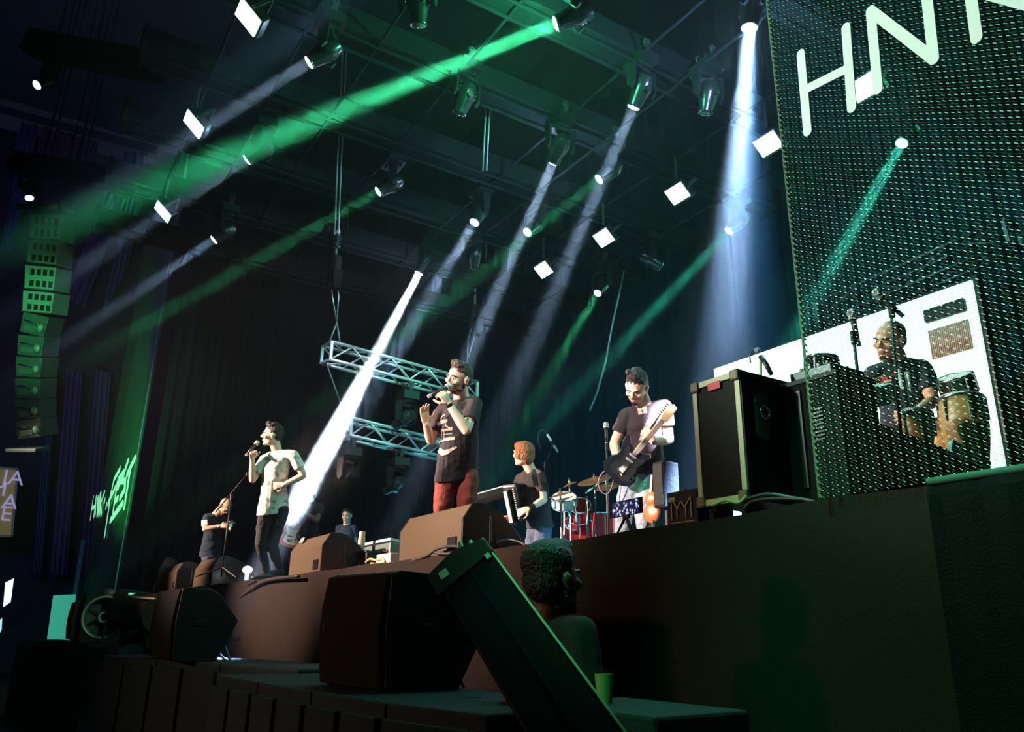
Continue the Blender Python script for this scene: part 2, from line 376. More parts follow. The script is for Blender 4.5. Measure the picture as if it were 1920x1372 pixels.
beam(1187, 203, 1090, 430, 8.2, 1500, BW, 8, 'w', 'white moving head left of the strong blue-white shaft by the net banner', 2)
beam(1405, 55, 1362, 620, 6.3, 3400, (0.36, 0.60, 1.0), 14, 'w', 'white moving head casting the wide blue shaft beside the net banner', 24)
beam(578, 118, 300, 290, 7.2, 750, BW, 8, 'w', 'topmost white moving head of the three on the left of the rig', 1)
beam(462, 300, 190, 475, 8.9, 900, BW, 8, 'w', 'white moving head in the middle of the left three', 1)
beam(400, 450, 250, 552, 10.5, 650, BW, 8, 'w', 'lowest white moving head of the left three, just right of the dark portal edge', 0)
beam(1040, 45, 300, 345, 7.0, 6500, BG, 7, 'g', 'green moving head at the top with a long green shaft to the left', 36)
beam(708, 360, 320, 580, 8.8, 1100, BG, 4.5, 'g', 'green moving head above the hanging hoist with a faint thin shaft to the left', 0)
beam(1122, 337, 880, 530, 8.8, 1300, BG, 4.0, 'g', 'green moving head just below the white one left of the blue shaft', 0)
beam(988, 436, 800, 590, 9.2, 70, BG, 5, 'g', 'small green moving head crossed by a pale white shaft', 0)
beam(1366, 434, 1050, 770, 9.6, 3600, BT, 4.0, 'g', 'green moving head on the rear beam with a thin teal shaft to the guitarist', 1)
beam(1120, 550, 1050, 670, 11.4, 1200, BG, 4.5, 'g', 'rearmost small green moving head near the curtain rope', 0)
beam(1690, 270, 1505, 600, 7.4, 3600, BT, 4.5, 'g', 'green moving head seen through the net banner', 2)
for px, py, ex, ey, lab in ((860, 215, 820, 330, 'unlit moving head hanging in the gap left of the pale shafts'), (1322, 215, 1300, 340, 'unlit moving head with a dim round lens left of the blue shaft'),
                            (1240, 500, 1330, 560, 'unlit moving head under the rear beam ends'), (628, 465, 625, 560, 'unlit moving head beside the chain hoist above the upper truss'),
                            (785, 50, 790, 160, 'unlit moving head near the top edge, left of the green lamp'), (890, 505, 885, 600, 'unlit moving head above the right chains of the truss')):
    L = onz(px, py, RIG); E_ = at(ex, ey, dep(L)); moving_head(L, E_ - L, 'o', lab)
# second wide shaft added at the strongest right-hand lamp to make blue haze
for px, py, ex, ey, ed, pw, an_ in ((1405, 55, 1395, 560, 8.3, 9000, 19),):
    L = onz(px, py, RIG); d = (at(ex, ey, ed) - L).normalized(); shaft('beam_haze_fill', L + d * 0.03, d, pw * BK, (0.10, 0.42, 1.0), an_, 0.11)
# light shaft entering from a lamp above the frame, upper left
L = at(790, -105, 5.2); shaft('beam_lamp', L, at(330, 215, 6.4) - L, 600 * BK * 0.8, (0.25, 0.55, 1.0), 12, 0.12)
# left hall-side pair, outside the portal
for px, py, ex, ey, D, kind, lab in ((68, 160, 30, 175, 10.5, 'g', 'bright green moving head on the upper dark bar at the far left'), (55, 372, 58, 420, 12.6, 'g', 'green moving head seen edge-on above the line array')):
    L = at(px, py, D); E_ = at(ex, ey, D - 0.25); d = (E_ - L).normalized()
    t = thing('moving_head_light', lab, 'stage light', L - d * 0.21 + V((0, 0, 0.36)), 0, 'moving-head lights on the rig')
    child('base', 'base', t); child('clamp', 'clamp', t); child('yoke', 'yoke', t, (0, 0, -0.14), Quaternion((0, 0, 1), math.atan2(d.x, -d.y)))
    h = child('head', 'head', t, (0, 0, -0.36), V((0, 0, -1)).rotation_difference(d)); child('lens', 'lens_g', h)

# blinders: square lit panels in a housing with a bracket
BLF = mat('blinder_face', (0.9, 1, 0.9), 0.4, emit=(0.62, 1.0, 0.74), es=5.0)
def blinder(px, py, tiltd, label, w=0.27, h=0.20, z=RIG, D=None, yaw=0.0):
    c = onz(px, py, z) if D is None else at(px, py, D)
    t = thing('blinder_light', label, 'stage light', c, yaw, 'square blinder lights on the rig')
    T = Matrix.Translation(c) @ Matrix.Rotation(yaw, 4, 'Z') @ Matrix.Rotation(R(tiltd), 4, 'X')
    mb = MB(); mb.M = T; mb.box((0, 0, 0.05), (w + 0.04, h + 0.04, 0.09)); part(mb, 'housing', HOUS, t, bevel=0.01)
    mb = MB(); mb.M = T; mb.box((0, 0, -0.002), (w, h, 0.012)); part(mb, 'lit_panel', BLF, t)
    mb = MB(); mb.M = T
    for sx in (-1, 1): mb.box((sx * (w / 2 + 0.035), 0, 0.12), (0.012, 0.03, 0.22))
    mb.box((0, 0, 0.23), (w + 0.08, 0.03, 0.012)); part(mb, 'bracket', DGREY, t)
    mb = MB().tube([c + V((0, 0, 0.20)), (c.x, c.y, 7.03)], 0.016); part(mb, 'hanging_rod', DGREY, t)
for i, (px, py, lb) in enumerate(((1440, 270, 'lit blinder panel right beside the net banner edge'), (1270, 363, 'lit blinder panel third from the bottom of the row of lit squares'),
                          (1132, 446, 'lit blinder panel in the row, above the rope on the curtain'), (1019, 506, 'lowest and smallest lit blinder panel of the right row'))):
    blinder(px, py, -42, lb)
blinder(1622, 163, -42, 'lit blinder panel behind the letters on the net banner')
for px, py, lb in ((465, 33, 'topmost lit diamond-shaped blinder at upper left'), (363, 233, 'middle lit diamond-shaped blinder at left'), (305, 397, 'lowest lit diamond-shaped blinder above the portal edge')):
    blinder(px, py, -42, lb, 0.22, 0.24)

# ------------------------------------------------------------------ hanging truss pair
def truss(name, label, a, b, s=0.27, bay=0.34, group=None):
    a, b = V(a), V(b); d = (b - a); L = d.length; d.normalize(); up = V((0, 0, 1)); sd = d.cross(up).normalized(); up = sd.cross(d)
    t = thing(name, label, 'truss', (a + b) / 2, 0, group)
    h = s / 2; cs = [(-h, -h), (h, -h), (h, h), (-h, h)]
    for y, z in cs: part(MB().tube([a + sd * y + up * z, b + sd * y + up * z], 0.024, 10), 'chord', ALU, t, smooth=True)
    n = max(2, round(L / bay)); mb = MB()
    for k in range(n):
        p, q = a + d * (L * k / n), a + d * (L * (k + 1) / n)
        for i in range(4):
            y0, z0 = cs[i]; y1, z1 = cs[(i + 1) % 4]
            if k % 2: y0, z0, y1, z1 = y1, z1, y0, z0
            mb.tube([p + sd * y0 + up * z0, q + sd * y1 + up * z1], 0.013, 8)
    part(mb, 'lacing', ALU, t, smooth=True)
    for e in (a, b):
        mb = MB()
        for i in range(4):
            y0, z0 = cs[i]; y1, z1 = cs[(i + 1) % 4]; mb.bar(e + sd * y0 + up * z0, e + sd * y1 + up * z1, 0.04)
        part(mb, 'end_frame', ALU, t, bevel=0.004)
    return t
TA, TB = onz(612, 661, 5.25), onz(885, 733, 5.25)
TA2, TB2 = V((TA.x, TA.y, 4.32)), V((TB.x, TB.y, 4.32))
TA3, TB3 = onz(648, 802, 4.36), onz(862, 852, 4.36)
truss('box_truss', 'upper short aluminium truss hanging behind the singer in black', TA, TB, group='hanging truss pair')
truss('box_truss', 'lower short aluminium truss hanging behind the singer in black', TA3, TB3, group='hanging truss pair')
def chain(name, label, pts, r=0.012, M=DGREY, cat='chain', group='lifting chains'):
    pts = [V(p) for p in pts]
    return tag(MB().tube(pts, r, 6).build(name, M, smooth=True), label, cat, group)
CHN = mat('chain_steel', (0.30, 0.36, 0.36), 0.4, 0.6)
for (e, sgn, nm) in ((TA, 1, 'left'), (TB, -1, 'right')):
    top = V((e.x, e.y, 7.0)); body = V((e.x, e.y, 6.55))
    h = thing('chain_hoist', 'dark chain hoist above the %s end of the upper truss' % nm, 'hoist', body, 0, 'chain hoists')
    mb = MB(); mb.tube([body + V((0, 0, 0.22)), body + V((0, 0, -0.18))], 0.10, 14); part(mb, 'motor_body', BLACK, h, autos=35)
    mb = MB(); mb.prism([(-0.08, 0.0), (0.08, 0.0), (0.05, -0.30), (-0.05, -0.30)], -0.06, 0.06); mb.v = [body + V((0.14, 0, -0.05)) + V(p) for p in mb.v]; part(mb, 'chain_bag', BLKCLOTH, h)
    part(MB().tube([body + V((0, 0, 0.2)), top + V((0, 0, 0.1))], 0.02), 'top_hook', CHN, h)
    side = (TB - TA).normalized()
    apex = e + V((0, 0, 0.50)) + side * (0.12 * sgn)
    for k in (-1, 1): chain('lifting_chain', '%s steel chain of the pair between hoist and %s end of the upper truss' % (('left', 'right')[k > 0], nm), [body + V((0.04 * k, 0.03 * k, -0.18)), body * 0.5 + apex * 0.5 + V((0.05 * k, 0.03 * k, 0)), apex], 0.011, CHN)
    for k in (-1, 1): chain('truss_sling', '%s sling from the %s chains down to the upper truss' % (('left', 'right')[k > 0], nm), [apex, e + V((0, 0, 0.14)) + side * (0.10 * k + 0.12 * sgn)], 0.014, CHN, 'sling', 'truss slings')
    chain('hanging_cable', 'thin cable joining the upper truss to the lower one at the %s end' % nm, [e + V((0, 0, -0.13)), (TA3 if nm == 'left' else TB3) + V((0, 0, 0.14))], 0.012, CHN, 'cable', 'cables between the trusses')
# lamps hanging from the two trusses
def hung_lamp(base, d, label):
    d = V(d).normalized(); t = thing('moving_head_light', label, 'stage light', base, 0, 'moving heads under the hanging trusses'); t.scale = (1.15,) * 3
    child('base', 'base', t); child('clamp', 'clamp', t); child('yoke', 'yoke', t, (0, 0, -0.14), Quaternion((0, 0, 1), math.atan2(d.x, -d.y)))
    h = child('head', 'head', t, (0, 0, -0.36), V((0, 0, -1)).rotation_difference(d)); child('lens', 'lens_o', h)
for px, tt, lb in ((765, (TA, TB), 'dark moving head hanging under the middle of the upper truss'),
                   (660, (TA3, TB3), 'dark moving head hanging under the left end of the lower truss'),
                   (750, (TA3, TB3), 'dark moving head hanging under the middle of the lower truss')):
    a, b = tt; best = min((lerp(a, b, k / 100) for k in range(101)), key=lambda P: abs((960 + FPX * (P - CP).dot(CR) / dep(P)) - px))
    hung_lamp(best + V((0, 0, -0.30)), (-0.9, -0.4, -0.35), lb)
# rope sagging from the rear beam to the floor
rp = [onz(1170, 508, 7.0), at(1150, 600, 11.4), at(1135, 680, 11.5), at(1120, 735, 11.6), at(1106, 770, 11.6)]
tag(MB().tube(rp, 0.014, 6).build('hanging_rope', CHN, smooth=True), 'slack rope hanging in front of the backdrop curtain from a rear beam', 'rope')
def line_pair(px0, y0, px1, y1, D, lb):
    for k in (0, 1):
        a, b = at(px0 + 7 * k, y0, D), at(px1 + 7 * k, y1, D); tag(MB().tube([a, b], 0.010, 6).build('suspension_cable', CHN, smooth=True), '%s of two suspension cables %s' % (('left', 'right')[k], lb), 'cable', 'suspension cables')
line_pair(643, 80, 627, 440, 10.1, 'left of the green shafts')
line_pair(912, 190, 905, 320, 9.0, 'between the two pale shafts')

# ------------------------------------------------------------------ net banner (right)
NY = 2.88
nb = thing('net_banner', 'green-lit net banner with large letters hanging at the right of the stage', 'banner', (-1.7, NY, S))
def nettop(): return 5.3
xl, xr, zb, zt = -2.14, -0.62, S + 0.0, 5.3
cw, ch = 0.0245, 0.028
NETM = mat('net_cord', (0.012, 0.11, 0.07), 0.6); KNOT = mat('net_knot', (0.10, 0.75, 0.42), 0.35, coat=0.3)  # green light and haze put into the cord and knot colours
nx = int((xr - xl) / cw); nz = int((zt - zb) / ch)
def strand(mb, pts, hw):
    # thin ribbon-like cord with real thickness (3-sided)
    mb.tube(pts, hw, 3)
net = MB()
for i in range(nx + 1):
    for sgn in (1,):
        x = xl + i * cw
        pts = [(x + (cw * 0.5 if j % 2 else -cw * 0.5) * 1.0, NY + (0.0009 if j % 2 else -0.0009), zb + j * ch / 2) for j in range(2 * nz + 1)]
        if i % 2: pts = [(2 * x - p[0], p[1], p[2]) for p in pts]
        strand(net, pts, 0.0010)
part(net, 'net_mesh', NETM, nb)
kn = MB(); dk_ = (V((1, 0, -0.75))).normalized()
for i in range(nx):
    for j in range(2 * nz + 1):
        if (j + i) % 2: continue
        x = xl + (i + 0.5) * cw; z = zb + j * ch / 2; L_ = 0.0035 + 0.0050 * max(0, (x - xl)) / 1.3
        kn.bar(V((x, NY - 0.002, z)) - dk_ * L_, V((x, NY - 0.002, z)) + dk_ * L_, 0.0030, 0.0024)
tag(part(kn, 'net_knots', KNOT, nb, 'knots of the net, green light put into their colour'), kind='stuff')
for s_, nm in ((0.0, 'side_hem'),):
    hem = MB()
    for j in range(110):
        z = zb + (zt - zb) * j / 110; z2 = zb + (zt - zb) * (j + 0.8) / 110
        hem.bar((xl + 0.004, NY, z), (xl - 0.014, NY, z2), 0.010, 0.006)
    part(hem, nm, mat('hem_cord', (0.20, 0.12, 0.07), 0.8), nb, 'orange-brown laced hem of the net')
    part(MB().tube([(xl - 0.01, NY, zb), (xl - 0.01, NY, zt)], 0.006, 6), 'edge_rope', NETM, nb)
LETT = mat('banner_letter', (0.85, 0.90, 0.85), 0.9)
def strokes(name, segs, width, Yp, parent, M, thick=0.004, frame=None):
    mb = MB()
    kk = 0
    for sg in segs:
        pts = [ony(x, y, Yp) for x, y in sg]
        for a, b in zip(pts, pts[1:]):
            kk += 1
            d = (b - a).normalized(); nr = V((-d.z, 0, d.x)) * width / 2; prof = []
            for k in range(9):
                t = math.pi / 2 + math.pi * k / 8; prof.append(a + d * math.cos(t) * width / 2 + nr * math.sin(t))
            for k in range(9):
                t = -math.pi / 2 + math.pi * k / 8; prof.append(b + d * math.cos(t) * width / 2 + nr * math.sin(t))
            mb.prism([(p.x, p.z) for p in prof], Yp - thick - 0.0006 * kk, Yp, 1)
    return part(mb, name, M, parent)
LW = 0.046
LY = NY - 0.006
strokes('letter_h', [[(1502, 101), (1515, 247)], [(1587, 52), (1598, 203)], [(1512, 168), (1592, 128)]], LW, LY, nb, LETT)
strokes('letter_n', [[(1647, 168), (1633, 20)], [(1633, 20), (1752, 112)], [(1752, 112), (1736, -30)]], LW, LY, nb, LETT)
strokes('letter_k', [[(1832, 72), (1812, -70)], [(1822, -30), (1850, -70)], [(1826, -40), (1960, 2)]], LW, LY, nb, LETT)
strokes('letter_f', [[(1860, -16), (1990, 18)], [(1875, -26), (1990, 0)]], 0.07, LY, nb, LETT)

# ------------------------------------------------------------------ left banner with lettering
BY = 2.22
P0 = ony(322, 470, BY)
lb_ = thing('fabric_banner', 'green-lit dark fabric banner with festival lettering at the far left portal', 'banner', (P0.x - 3, BY, 2.0))
N = 90; vs_, fs_ = [], []; xR = P0.x
for i in range(N + 1):
    x = xR - 7.5 * i / N; y = BY + 0.05 + 0.03 * math.sin(i * 1.1) + 0.02 * math.sin(i * 2.7)
    vs_ += [(x, y, 0.6), (x, y, 14.0)]
for i in range(N): fs_.append((2 * i, 2 * i + 1, 2 * i + 3, 2 * i + 2))
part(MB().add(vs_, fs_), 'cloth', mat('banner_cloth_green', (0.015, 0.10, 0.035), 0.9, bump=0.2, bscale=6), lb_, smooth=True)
part(MB().tube([(xR, BY, 0.6), (xR, BY, 14.0)], 0.02, 6), 'edge_pole', mat('edge_tube', (0.25, 0.30, 0.30), 0.4, 0.5), lb_)
def zz(pts, f=6.86, ox=150, oy=830): return [(ox + x / f, oy + y / f) for x, y in pts]
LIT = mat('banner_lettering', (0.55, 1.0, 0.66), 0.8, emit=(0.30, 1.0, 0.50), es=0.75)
LG = BY - 0.03
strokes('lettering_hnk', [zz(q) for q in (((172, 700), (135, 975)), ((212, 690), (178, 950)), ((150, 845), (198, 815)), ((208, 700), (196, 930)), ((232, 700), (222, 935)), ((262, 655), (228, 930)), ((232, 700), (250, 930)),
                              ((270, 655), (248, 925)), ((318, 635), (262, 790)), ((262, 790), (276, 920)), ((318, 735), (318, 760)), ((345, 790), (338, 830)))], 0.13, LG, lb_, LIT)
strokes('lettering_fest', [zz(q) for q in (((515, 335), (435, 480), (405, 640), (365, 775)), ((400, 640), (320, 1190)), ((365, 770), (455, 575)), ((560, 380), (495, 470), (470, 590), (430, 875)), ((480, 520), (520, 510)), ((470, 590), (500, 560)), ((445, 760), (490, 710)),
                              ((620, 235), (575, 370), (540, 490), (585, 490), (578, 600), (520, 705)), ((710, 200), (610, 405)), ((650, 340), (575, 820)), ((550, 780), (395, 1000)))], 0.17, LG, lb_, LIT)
# ------------------------------------------------------------------ video screen and dark pieces at stage right rear
SY = 7.5
a, b = ony(1340, 692, SY), ony(1826, 545, SY)
sc_ = thing('video_screen', 'glowing white-green video screen behind the percussionist', 'screen', ((a.x + b.x) / 2, SY, S))
ztop = a.z
part(MB().box(((a.x + b.x) / 2, SY, (ztop + 2.7) / 2), (b.x - a.x, 0.03, ztop - 2.7)), 'panel', mat('screen_glow', (0.5, 0.9, 0.8), 0.5, emit=(0.78, 1.0, 0.90), es=1.15), sc_)
mb = MB(); mb.box(((a.x + b.x) / 2, SY + 0.06, ztop / 2 + 1.35), (b.x - a.x + 0.08, 0.08, ztop - 2.62)); part(mb, 'frame', BLACK, sc_)
for x in (a.x + 0.1, b.x - 0.1): part(MB().box((x, SY + 0.08, (S + 2.7) / 2), (0.08, 0.06, 2.7 - S)), 'leg', BLACK, sc_)
P1, P2 = ony(1722, 582, 7.35), ony(1802, 584, 7.35)
part(MB().box(((P1.x + P2.x) / 2, 7.45, P1.z - 0.05), (P2.x - P1.x, 0.06, 0.13)), 'dark_band', BLACK, sc_, 'dark horizontal band near the upper right corner', bevel=0.01)
mb = MB(); W_ = P2.x - P1.x
for k in range(22): mb.cyl((P1.x + W_ * (k + .5) / 22, 7.46, P1.z - 0.50), (P1.x + W_ * (k + .5) / 22, 7.46, P1.z - 0.20), W_ / 46, n=8)
part(mb, 'pleated_panel', mat('pleated_tan', (0.50, 0.33, 0.24), 0.8), sc_, 'tan pleated panel under the dark band', smooth=True)
# far box truss seen through the net above the screen
_a = ALU; ALU = DGREY; truss('rear_truss', 'thin dark truss above the screen, seen through the net', ony(1545, 592, 7.9), ony(1900, 440, 7.9), 0.26, 0.5); ALU = _a

# ------------------------------------------------------------------ stage wedges
def wedge(x0, x1, y, h, d, label, yaw=0.0, z=S, jack=True):
    w_ = x1 - x0; t = thing('wedge_monitor', label, 'monitor speaker', (x0, y, z), yaw, 'wedge monitors on the stage edge')
    T = Matrix.Translation((x0, y, z)) @ Matrix.Rotation(yaw, 4, 'Z')
    pr = [(0, 0), (0, h * 0.66), (0.085, h * 0.98), (0.17, h)]
    for k in range(1, 9):
        s_ = k / 8; pr.append((0.17 + (d - 0.17) * s_, h * (1 - 0.86 * s_ ** 1.7)))
    pr += [(d, 0)]
    mb = MB(); mb.M = T; mb.prism(pr, 0.02, w_ - 0.02); part(mb, 'cabinet', SPKWOOD, t, bevel=0.006)
    for e, sd in ((0.0, -1), (w_ - 0.02, 1)):
        mb = MB(); mb.M = T; mb.prism([(p[0] * 1.0, p[1] * 1.015) for p in pr], e, e + 0.02); part(mb, 'side_panel', BLACKG, t, bevel=0.004)
    mb = MB(); mb.M = T; q = [(p[0] + 0.012, p[1] + 0.014) for p in pr[4:-1]] + [(p[0], p[1] - 0.004) for p in pr[4:-1]][::-1]
    mb.prism(q, 0.03, w_ - 0.03); part(mb, 'grille', GRILLE, t)
    mb = MB(); mb.M = T; mb.box((w_ - 0.16, -0.002, 0.09), (0.14, 0.02, 0.10)); part(mb, 'connector_recess', BLACKG, t)
    mb = MB(); mb.M = T; mb.box((w_ + 0.003, 0.25, h * 0.5), (0.012, 0.02, h * 0.55)); part(mb, 'handle_bar', DGREY, t, bevel=0.004)
    mb = MB(); mb.M = T; mb.cyl((w_ - 0.002, 0.36, h * 0.30), (w_ + 0.008, 0.36, h * 0.30), 0.06, n=20); part(mb, 'handle_cup', BLACK, t)
    return t
def wx(px, py, Y): return ony(px, py, Y).x
y1 = edge_y(-6.0) + 0.04
WA, WB = wx(746, 1050, y1), wx(866, 1035, y1)
hA = ony(866, 945, y1).z - S
wedge(WA, WB, y1, hA + 0.02, 0.62, 'largest tan-lit wedge monitor in front of the singer in black')
y2 = edge_y(-8.4) + 0.04
wedge(wx(541, 1070, y2), wx(601, 1065, y2), y2, ony(601, 998, y2).z - S, 0.62, 'brown wedge monitor with a white paper label, right of the singer in white')
pl = ony(560, 1012, y2); tag(MB().box((pl.x, y2 + 0.04, pl.z), (0.10, 0.004, 0.06), Matrix.Rotation(R(-25), 3, 'X')).build('paper_label', WHITE), 'small white paper label stuck on the brown wedge monitor', 'label')
y3 = edge_y(-12.5) + 0.05
wedge(wx(362, 1090, y3), wx(396, 1088, y3), y3, ony(403, 1041, y3).z - S, 0.8, 'dark wedge monitor left of the singer in white, below the mic stand')
y4 = edge_y(-15) + 0.1
wedge(wx(306, 1090, y4), wx(330, 1088, y4), y4, ony(330, 1056, y4).z - S + 0.02, 0.7, 'small wedge monitor second from the left end of the stage')
wedge(wx(270, 1092, y4 - .1), wx(292, 1090, y4 - .1), y4 - .08, ony(290, 1052, y4).z - S, 0.7, 'leftmost wedge monitor, nearly black, at the far end of the stage')

# cable lengths lying on the stage edge
def cable(name, label, pts, r=0.010, M=BLACK, cat='cable', group='cables on the stage edge'):
    pp = []
    P = [V(p) for p in pts]
    for i in range(len(P) - 1):
        p0 = P[max(i - 1, 0)]; p1 = P[i]; p2 = P[i + 1]; p3 = P[min(i + 2, len(P) - 1)]
        for k in range(6):
            t = k / 6; pp.append(0.5 * ((2 * p1) + (p2 - p0) * t + (2 * p0 - 5 * p1 + 4 * p2 - p3) * t * t + (-p0 + 3 * p1 - 3 * p2 + p3) * t ** 3))
    pp.append(P[-1])
    return tag(MB().tube(pp, r, 6).build(name, M, smooth=True), label, cat, group)
CABL = mat('cable_rubber', (0.015, 0.014, 0.014), 0.4)
e1 = lambda px, py, dy=0.0: (lambda P: V((P.x, edge_y(P.x) + dy, S + 0.012)))(ony(px, py, 2.95))
cable('looped_cable', 'black cable coiled at the foot of the largest wedge monitor', [ony(x, y, 2.94) for x, y in ((770, 1052), (800, 1042), (818, 1030), (840, 1024), (868, 1026), (870, 1034), (842, 1038), (815, 1036))], 0.012, CABL)
cable('edge_cable', 'black cable hanging in a loop over the skirt left of the brown wedge', [ony(x, y, 2.76) for x, y in ((408, 1128), (425, 1131), (445, 1124), (470, 1105), (500, 1088), (560, 1080))], 0.020, CABL)
cable('edge_cable', 'thin black cable dangling on the skirt at the far left', [ony(x, y, 2.62) for x, y in ((372, 1104), (385, 1100), (402, 1108), (404, 1120))], 0.010, CABL)
cable('looped_cable', 'grey cable arching between the big wedge and the keyboard stand', [ony(x, y, 3.3) for x, y in ((915, 1028), (930, 1018), (950, 1011), (972, 1015), (985, 1022))], 0.008, DGREY)
for i, (q, lb) in enumerate((((( 1335, 948), (1360, 938), (1385, 942), (1400, 930)), 'cable running from the amplifier to the flight case'),
               (((1400, 935), (1440, 926), (1480, 932), (1530, 940)), 'cable lying along the stage edge before the black case'), (((1395, 955), (1410, 940), (1450, 934), (1500, 936)), 'second cable curving below the black case'))):
    cable('edge_cable', lb, [ony(x, y, 3.02) for x, y in q], 0.009, DGREY if i else mat('green_plug', (0.25, 0.35, 0.12), 0.4))

# gear between the wedges
y5 = 3.35
def onb(px, py, Y=y5): return ony(px, py, Y)
p = onb(667, 1048); t = thing('stage_box', 'open black tool box between the two brown wedges', 'box', (p.x, y5, S))
mb = MB(); mb.box((p.x + 0.10, y5 + 0.12, S + 0.12), (0.46, 0.25, 0.24)); part(mb, 'body', BLACK, t, bevel=0.006)
mb = MB(); mb.box((p.x + 0.10, y5 + 0.0, S + 0.235), (0.48, 0.03, 0.02)); part(mb, 'rim', DGREY, t)
for dx, c_ in ((-0.06, 'left'), (0.14, 'right')): part(MB().box((p.x + dx, y5 - 0.01, S + 0.1), (0.05, 0.02, 0.08)), 'latch', CHROME, t, bevel=0.003)
p = onb(661, 1034); tag(MB().loft([((p.x, y5 + 0.1, S + 0.24 + z), (r, 0, 0), (0, r, 0)) for z, r in ((0, .04), (.16, .04), (.20, .035), (.24, .036), (.25, .03))], 16).build('wooden_bottle', mat('bottle_tan', (0.45, 0.30, 0.18), 0.5), autos=40), 'tall tan bottle standing on the black box between the wedges', 'bottle')
p = onb(708, 1020, 3.6); t = thing('rack_mixer', 'silver rack mixer with a green-lit case beside the tan bottle', 'mixer', (p.x, 3.6, S))
mb = MB(); mb.box((p.x, 3.75, S + 0.17), (0.80, 0.34, 0.34)); part(mb, 'case', mat('mixer_case', (0.10, 0.14, 0.13), 0.4, 0.4), t, bevel=0.008)
mb = MB(); mb.box((p.x, 3.73, S + 0.355), (0.78, 0.3, 0.03), Matrix.Rotation(R(-8), 3, 'X')); part(mb, 'panel', ALU, t)
for k in range(9): part(MB().cyl((p.x - 0.34 + 0.085 * k, 3.585, S + 0.25), (p.x - 0.34 + 0.085 * k, 3.565, S + 0.25), 0.016, n=10), 'knob', ALU if k % 2 else REDP, t)
for sx in (-1, 1): part(MB().bar((p.x + sx * 0.2 - 0.06, 3.57, S + 0.12), (p.x + sx * 0.2 + 0.06, 3.57, S + 0.12), 0.014), 'handle', ALU, t)
p = onb(722, 1045, 3.15); tag(MB().box((p.x, 3.2, S + 0.065), (0.34, 0.14, 0.13)).build('white_case', mat('cream_box', (0.62, 0.50, 0.42), 0.6), bevel=0.008), 'cream small box on the stage left of the largest wedge', 'box')
cable('looped_cable', 'tangle of tan cable before the cream box', [ony(x, y, 3.02) for x, y in ((686, 1054), (694, 1048), (706, 1050), (716, 1048), (722, 1054), (706, 1057), (696, 1056))], 0.012, mat('tan_cable', (0.35, 0.25, 0.12), 0.5))

# ------------------------------------------------------------------ flight case, black case, amplifier
CY = 3.12
F0, F1 = ony(1300, 915, CY), ony(1403, 937, CY); FT0 = ony(1298, 722, CY); FX0, FX1 = FT0.x, ony(1385, 696, CY).x; FZ0, FZ1 = F1.z, FT0.z
FD = 0.46
t = thing('flight_case', 'tall black flight case with tan metal edges and a red label', 'case', (FX0, CY, S))
part(MB().box(((FX0 + FX1) / 2, CY + FD / 2, (FZ0 + FZ1) / 2), (FX1 - FX0 - 0.01, FD - 0.01, FZ1 - FZ0 - 0.01)), 'body', mat('case_panel', (0.006, 0.005, 0.005), 0.55, bump=0.1, bscale=60, spec=0.12), t)
ew = 0.034
for x in (FX0 + ew / 2, FX1 - ew / 2):
    for y in (CY + 0.006, CY + FD - 0.006): part(MB().box((x, y, (FZ0 + FZ1) / 2), (ew, 0.02, FZ1 - FZ0)), 'edge_trim', TRIMWOOD, t, bevel=0.003)
for z in (FZ1 - ew / 2, FZ0 + ew / 2):
    part(MB().box(((FX0 + FX1) / 2, CY + 0.004, z), (FX1 - FX0, 0.02, ew)), 'edge_trim', TRIMWOOD, t, bevel=0.003)
    part(MB().box((FX1 - 0.004, CY + FD / 2, z), (0.02, FD, ew)), 'edge_trim', BLACK, t, 'black painted side edge', bevel=0.003)
part(MB().box((FX1 + 0.002, CY + 0.02, (FZ0 + FZ1) / 2), (0.012, 0.035, FZ1 - FZ0)), 'edge_trim', BLACK, t, 'black painted side edge')
for x in (FX0, FX1):
    for z in (FZ0, FZ1):
        part(MB().box((x + (0.024 if x == FX0 else -0.024), CY - 0.004, z + (0.024 if z == FZ0 else -0.024)), (0.062, 0.03, 0.062)), 'corner', mat('corner_plate', (0.16, 0.10, 0.07), 0.5, 0.3), t, bevel=0.012)
pr = ony(1335, 724, CY - 0.01); part(MB().box((pr.x + 0.012, CY - 0.008, pr.z), (0.088, 0.004, 0.042)), 'red_label', REDP, t)
hc = onx(1428, 782, FX1); cy0, cz0 = hc.y, hc.z
mb = MB(); prf = []
for k in range(20): a_ = 2 * math.pi * k / 20; prf.append((cy0 + 0.055 * math.cos(a_), cz0 + (0.075 if math.sin(a_) > 0 else -0.075) + 0.055 * math.sin(a_)))
mb.prism(prf, FX1 - 0.002, FX1 + 0.014); part(mb, 'handle_dish', mat('dish_green_glint', (0.06, 0.14, 0.10), 0.25, 0.7), t, bevel=0.004)  # green highlight is put into the dish colour
part(MB().torus((FX1 + 0.024, cy0, cz0 + 0.02), 0.034, 0.007, basis((0, 1, 0), (0, 0, 1), (1, 0, 0))), 'handle', CHROME, t, smooth=True)
for x in (FX0 + 0.06, FX1 - 0.06):
    for y in (CY + 0.06, CY + FD - 0.06):
        part(MB().cyl((x - 0.015, y, S + 0.04), (x + 0.015, y, S + 0.04), 0.038, n=14).box((x, y, FZ0 - 0.012), (0.05, 0.05, 0.03)), 'castor', BLACK, t)
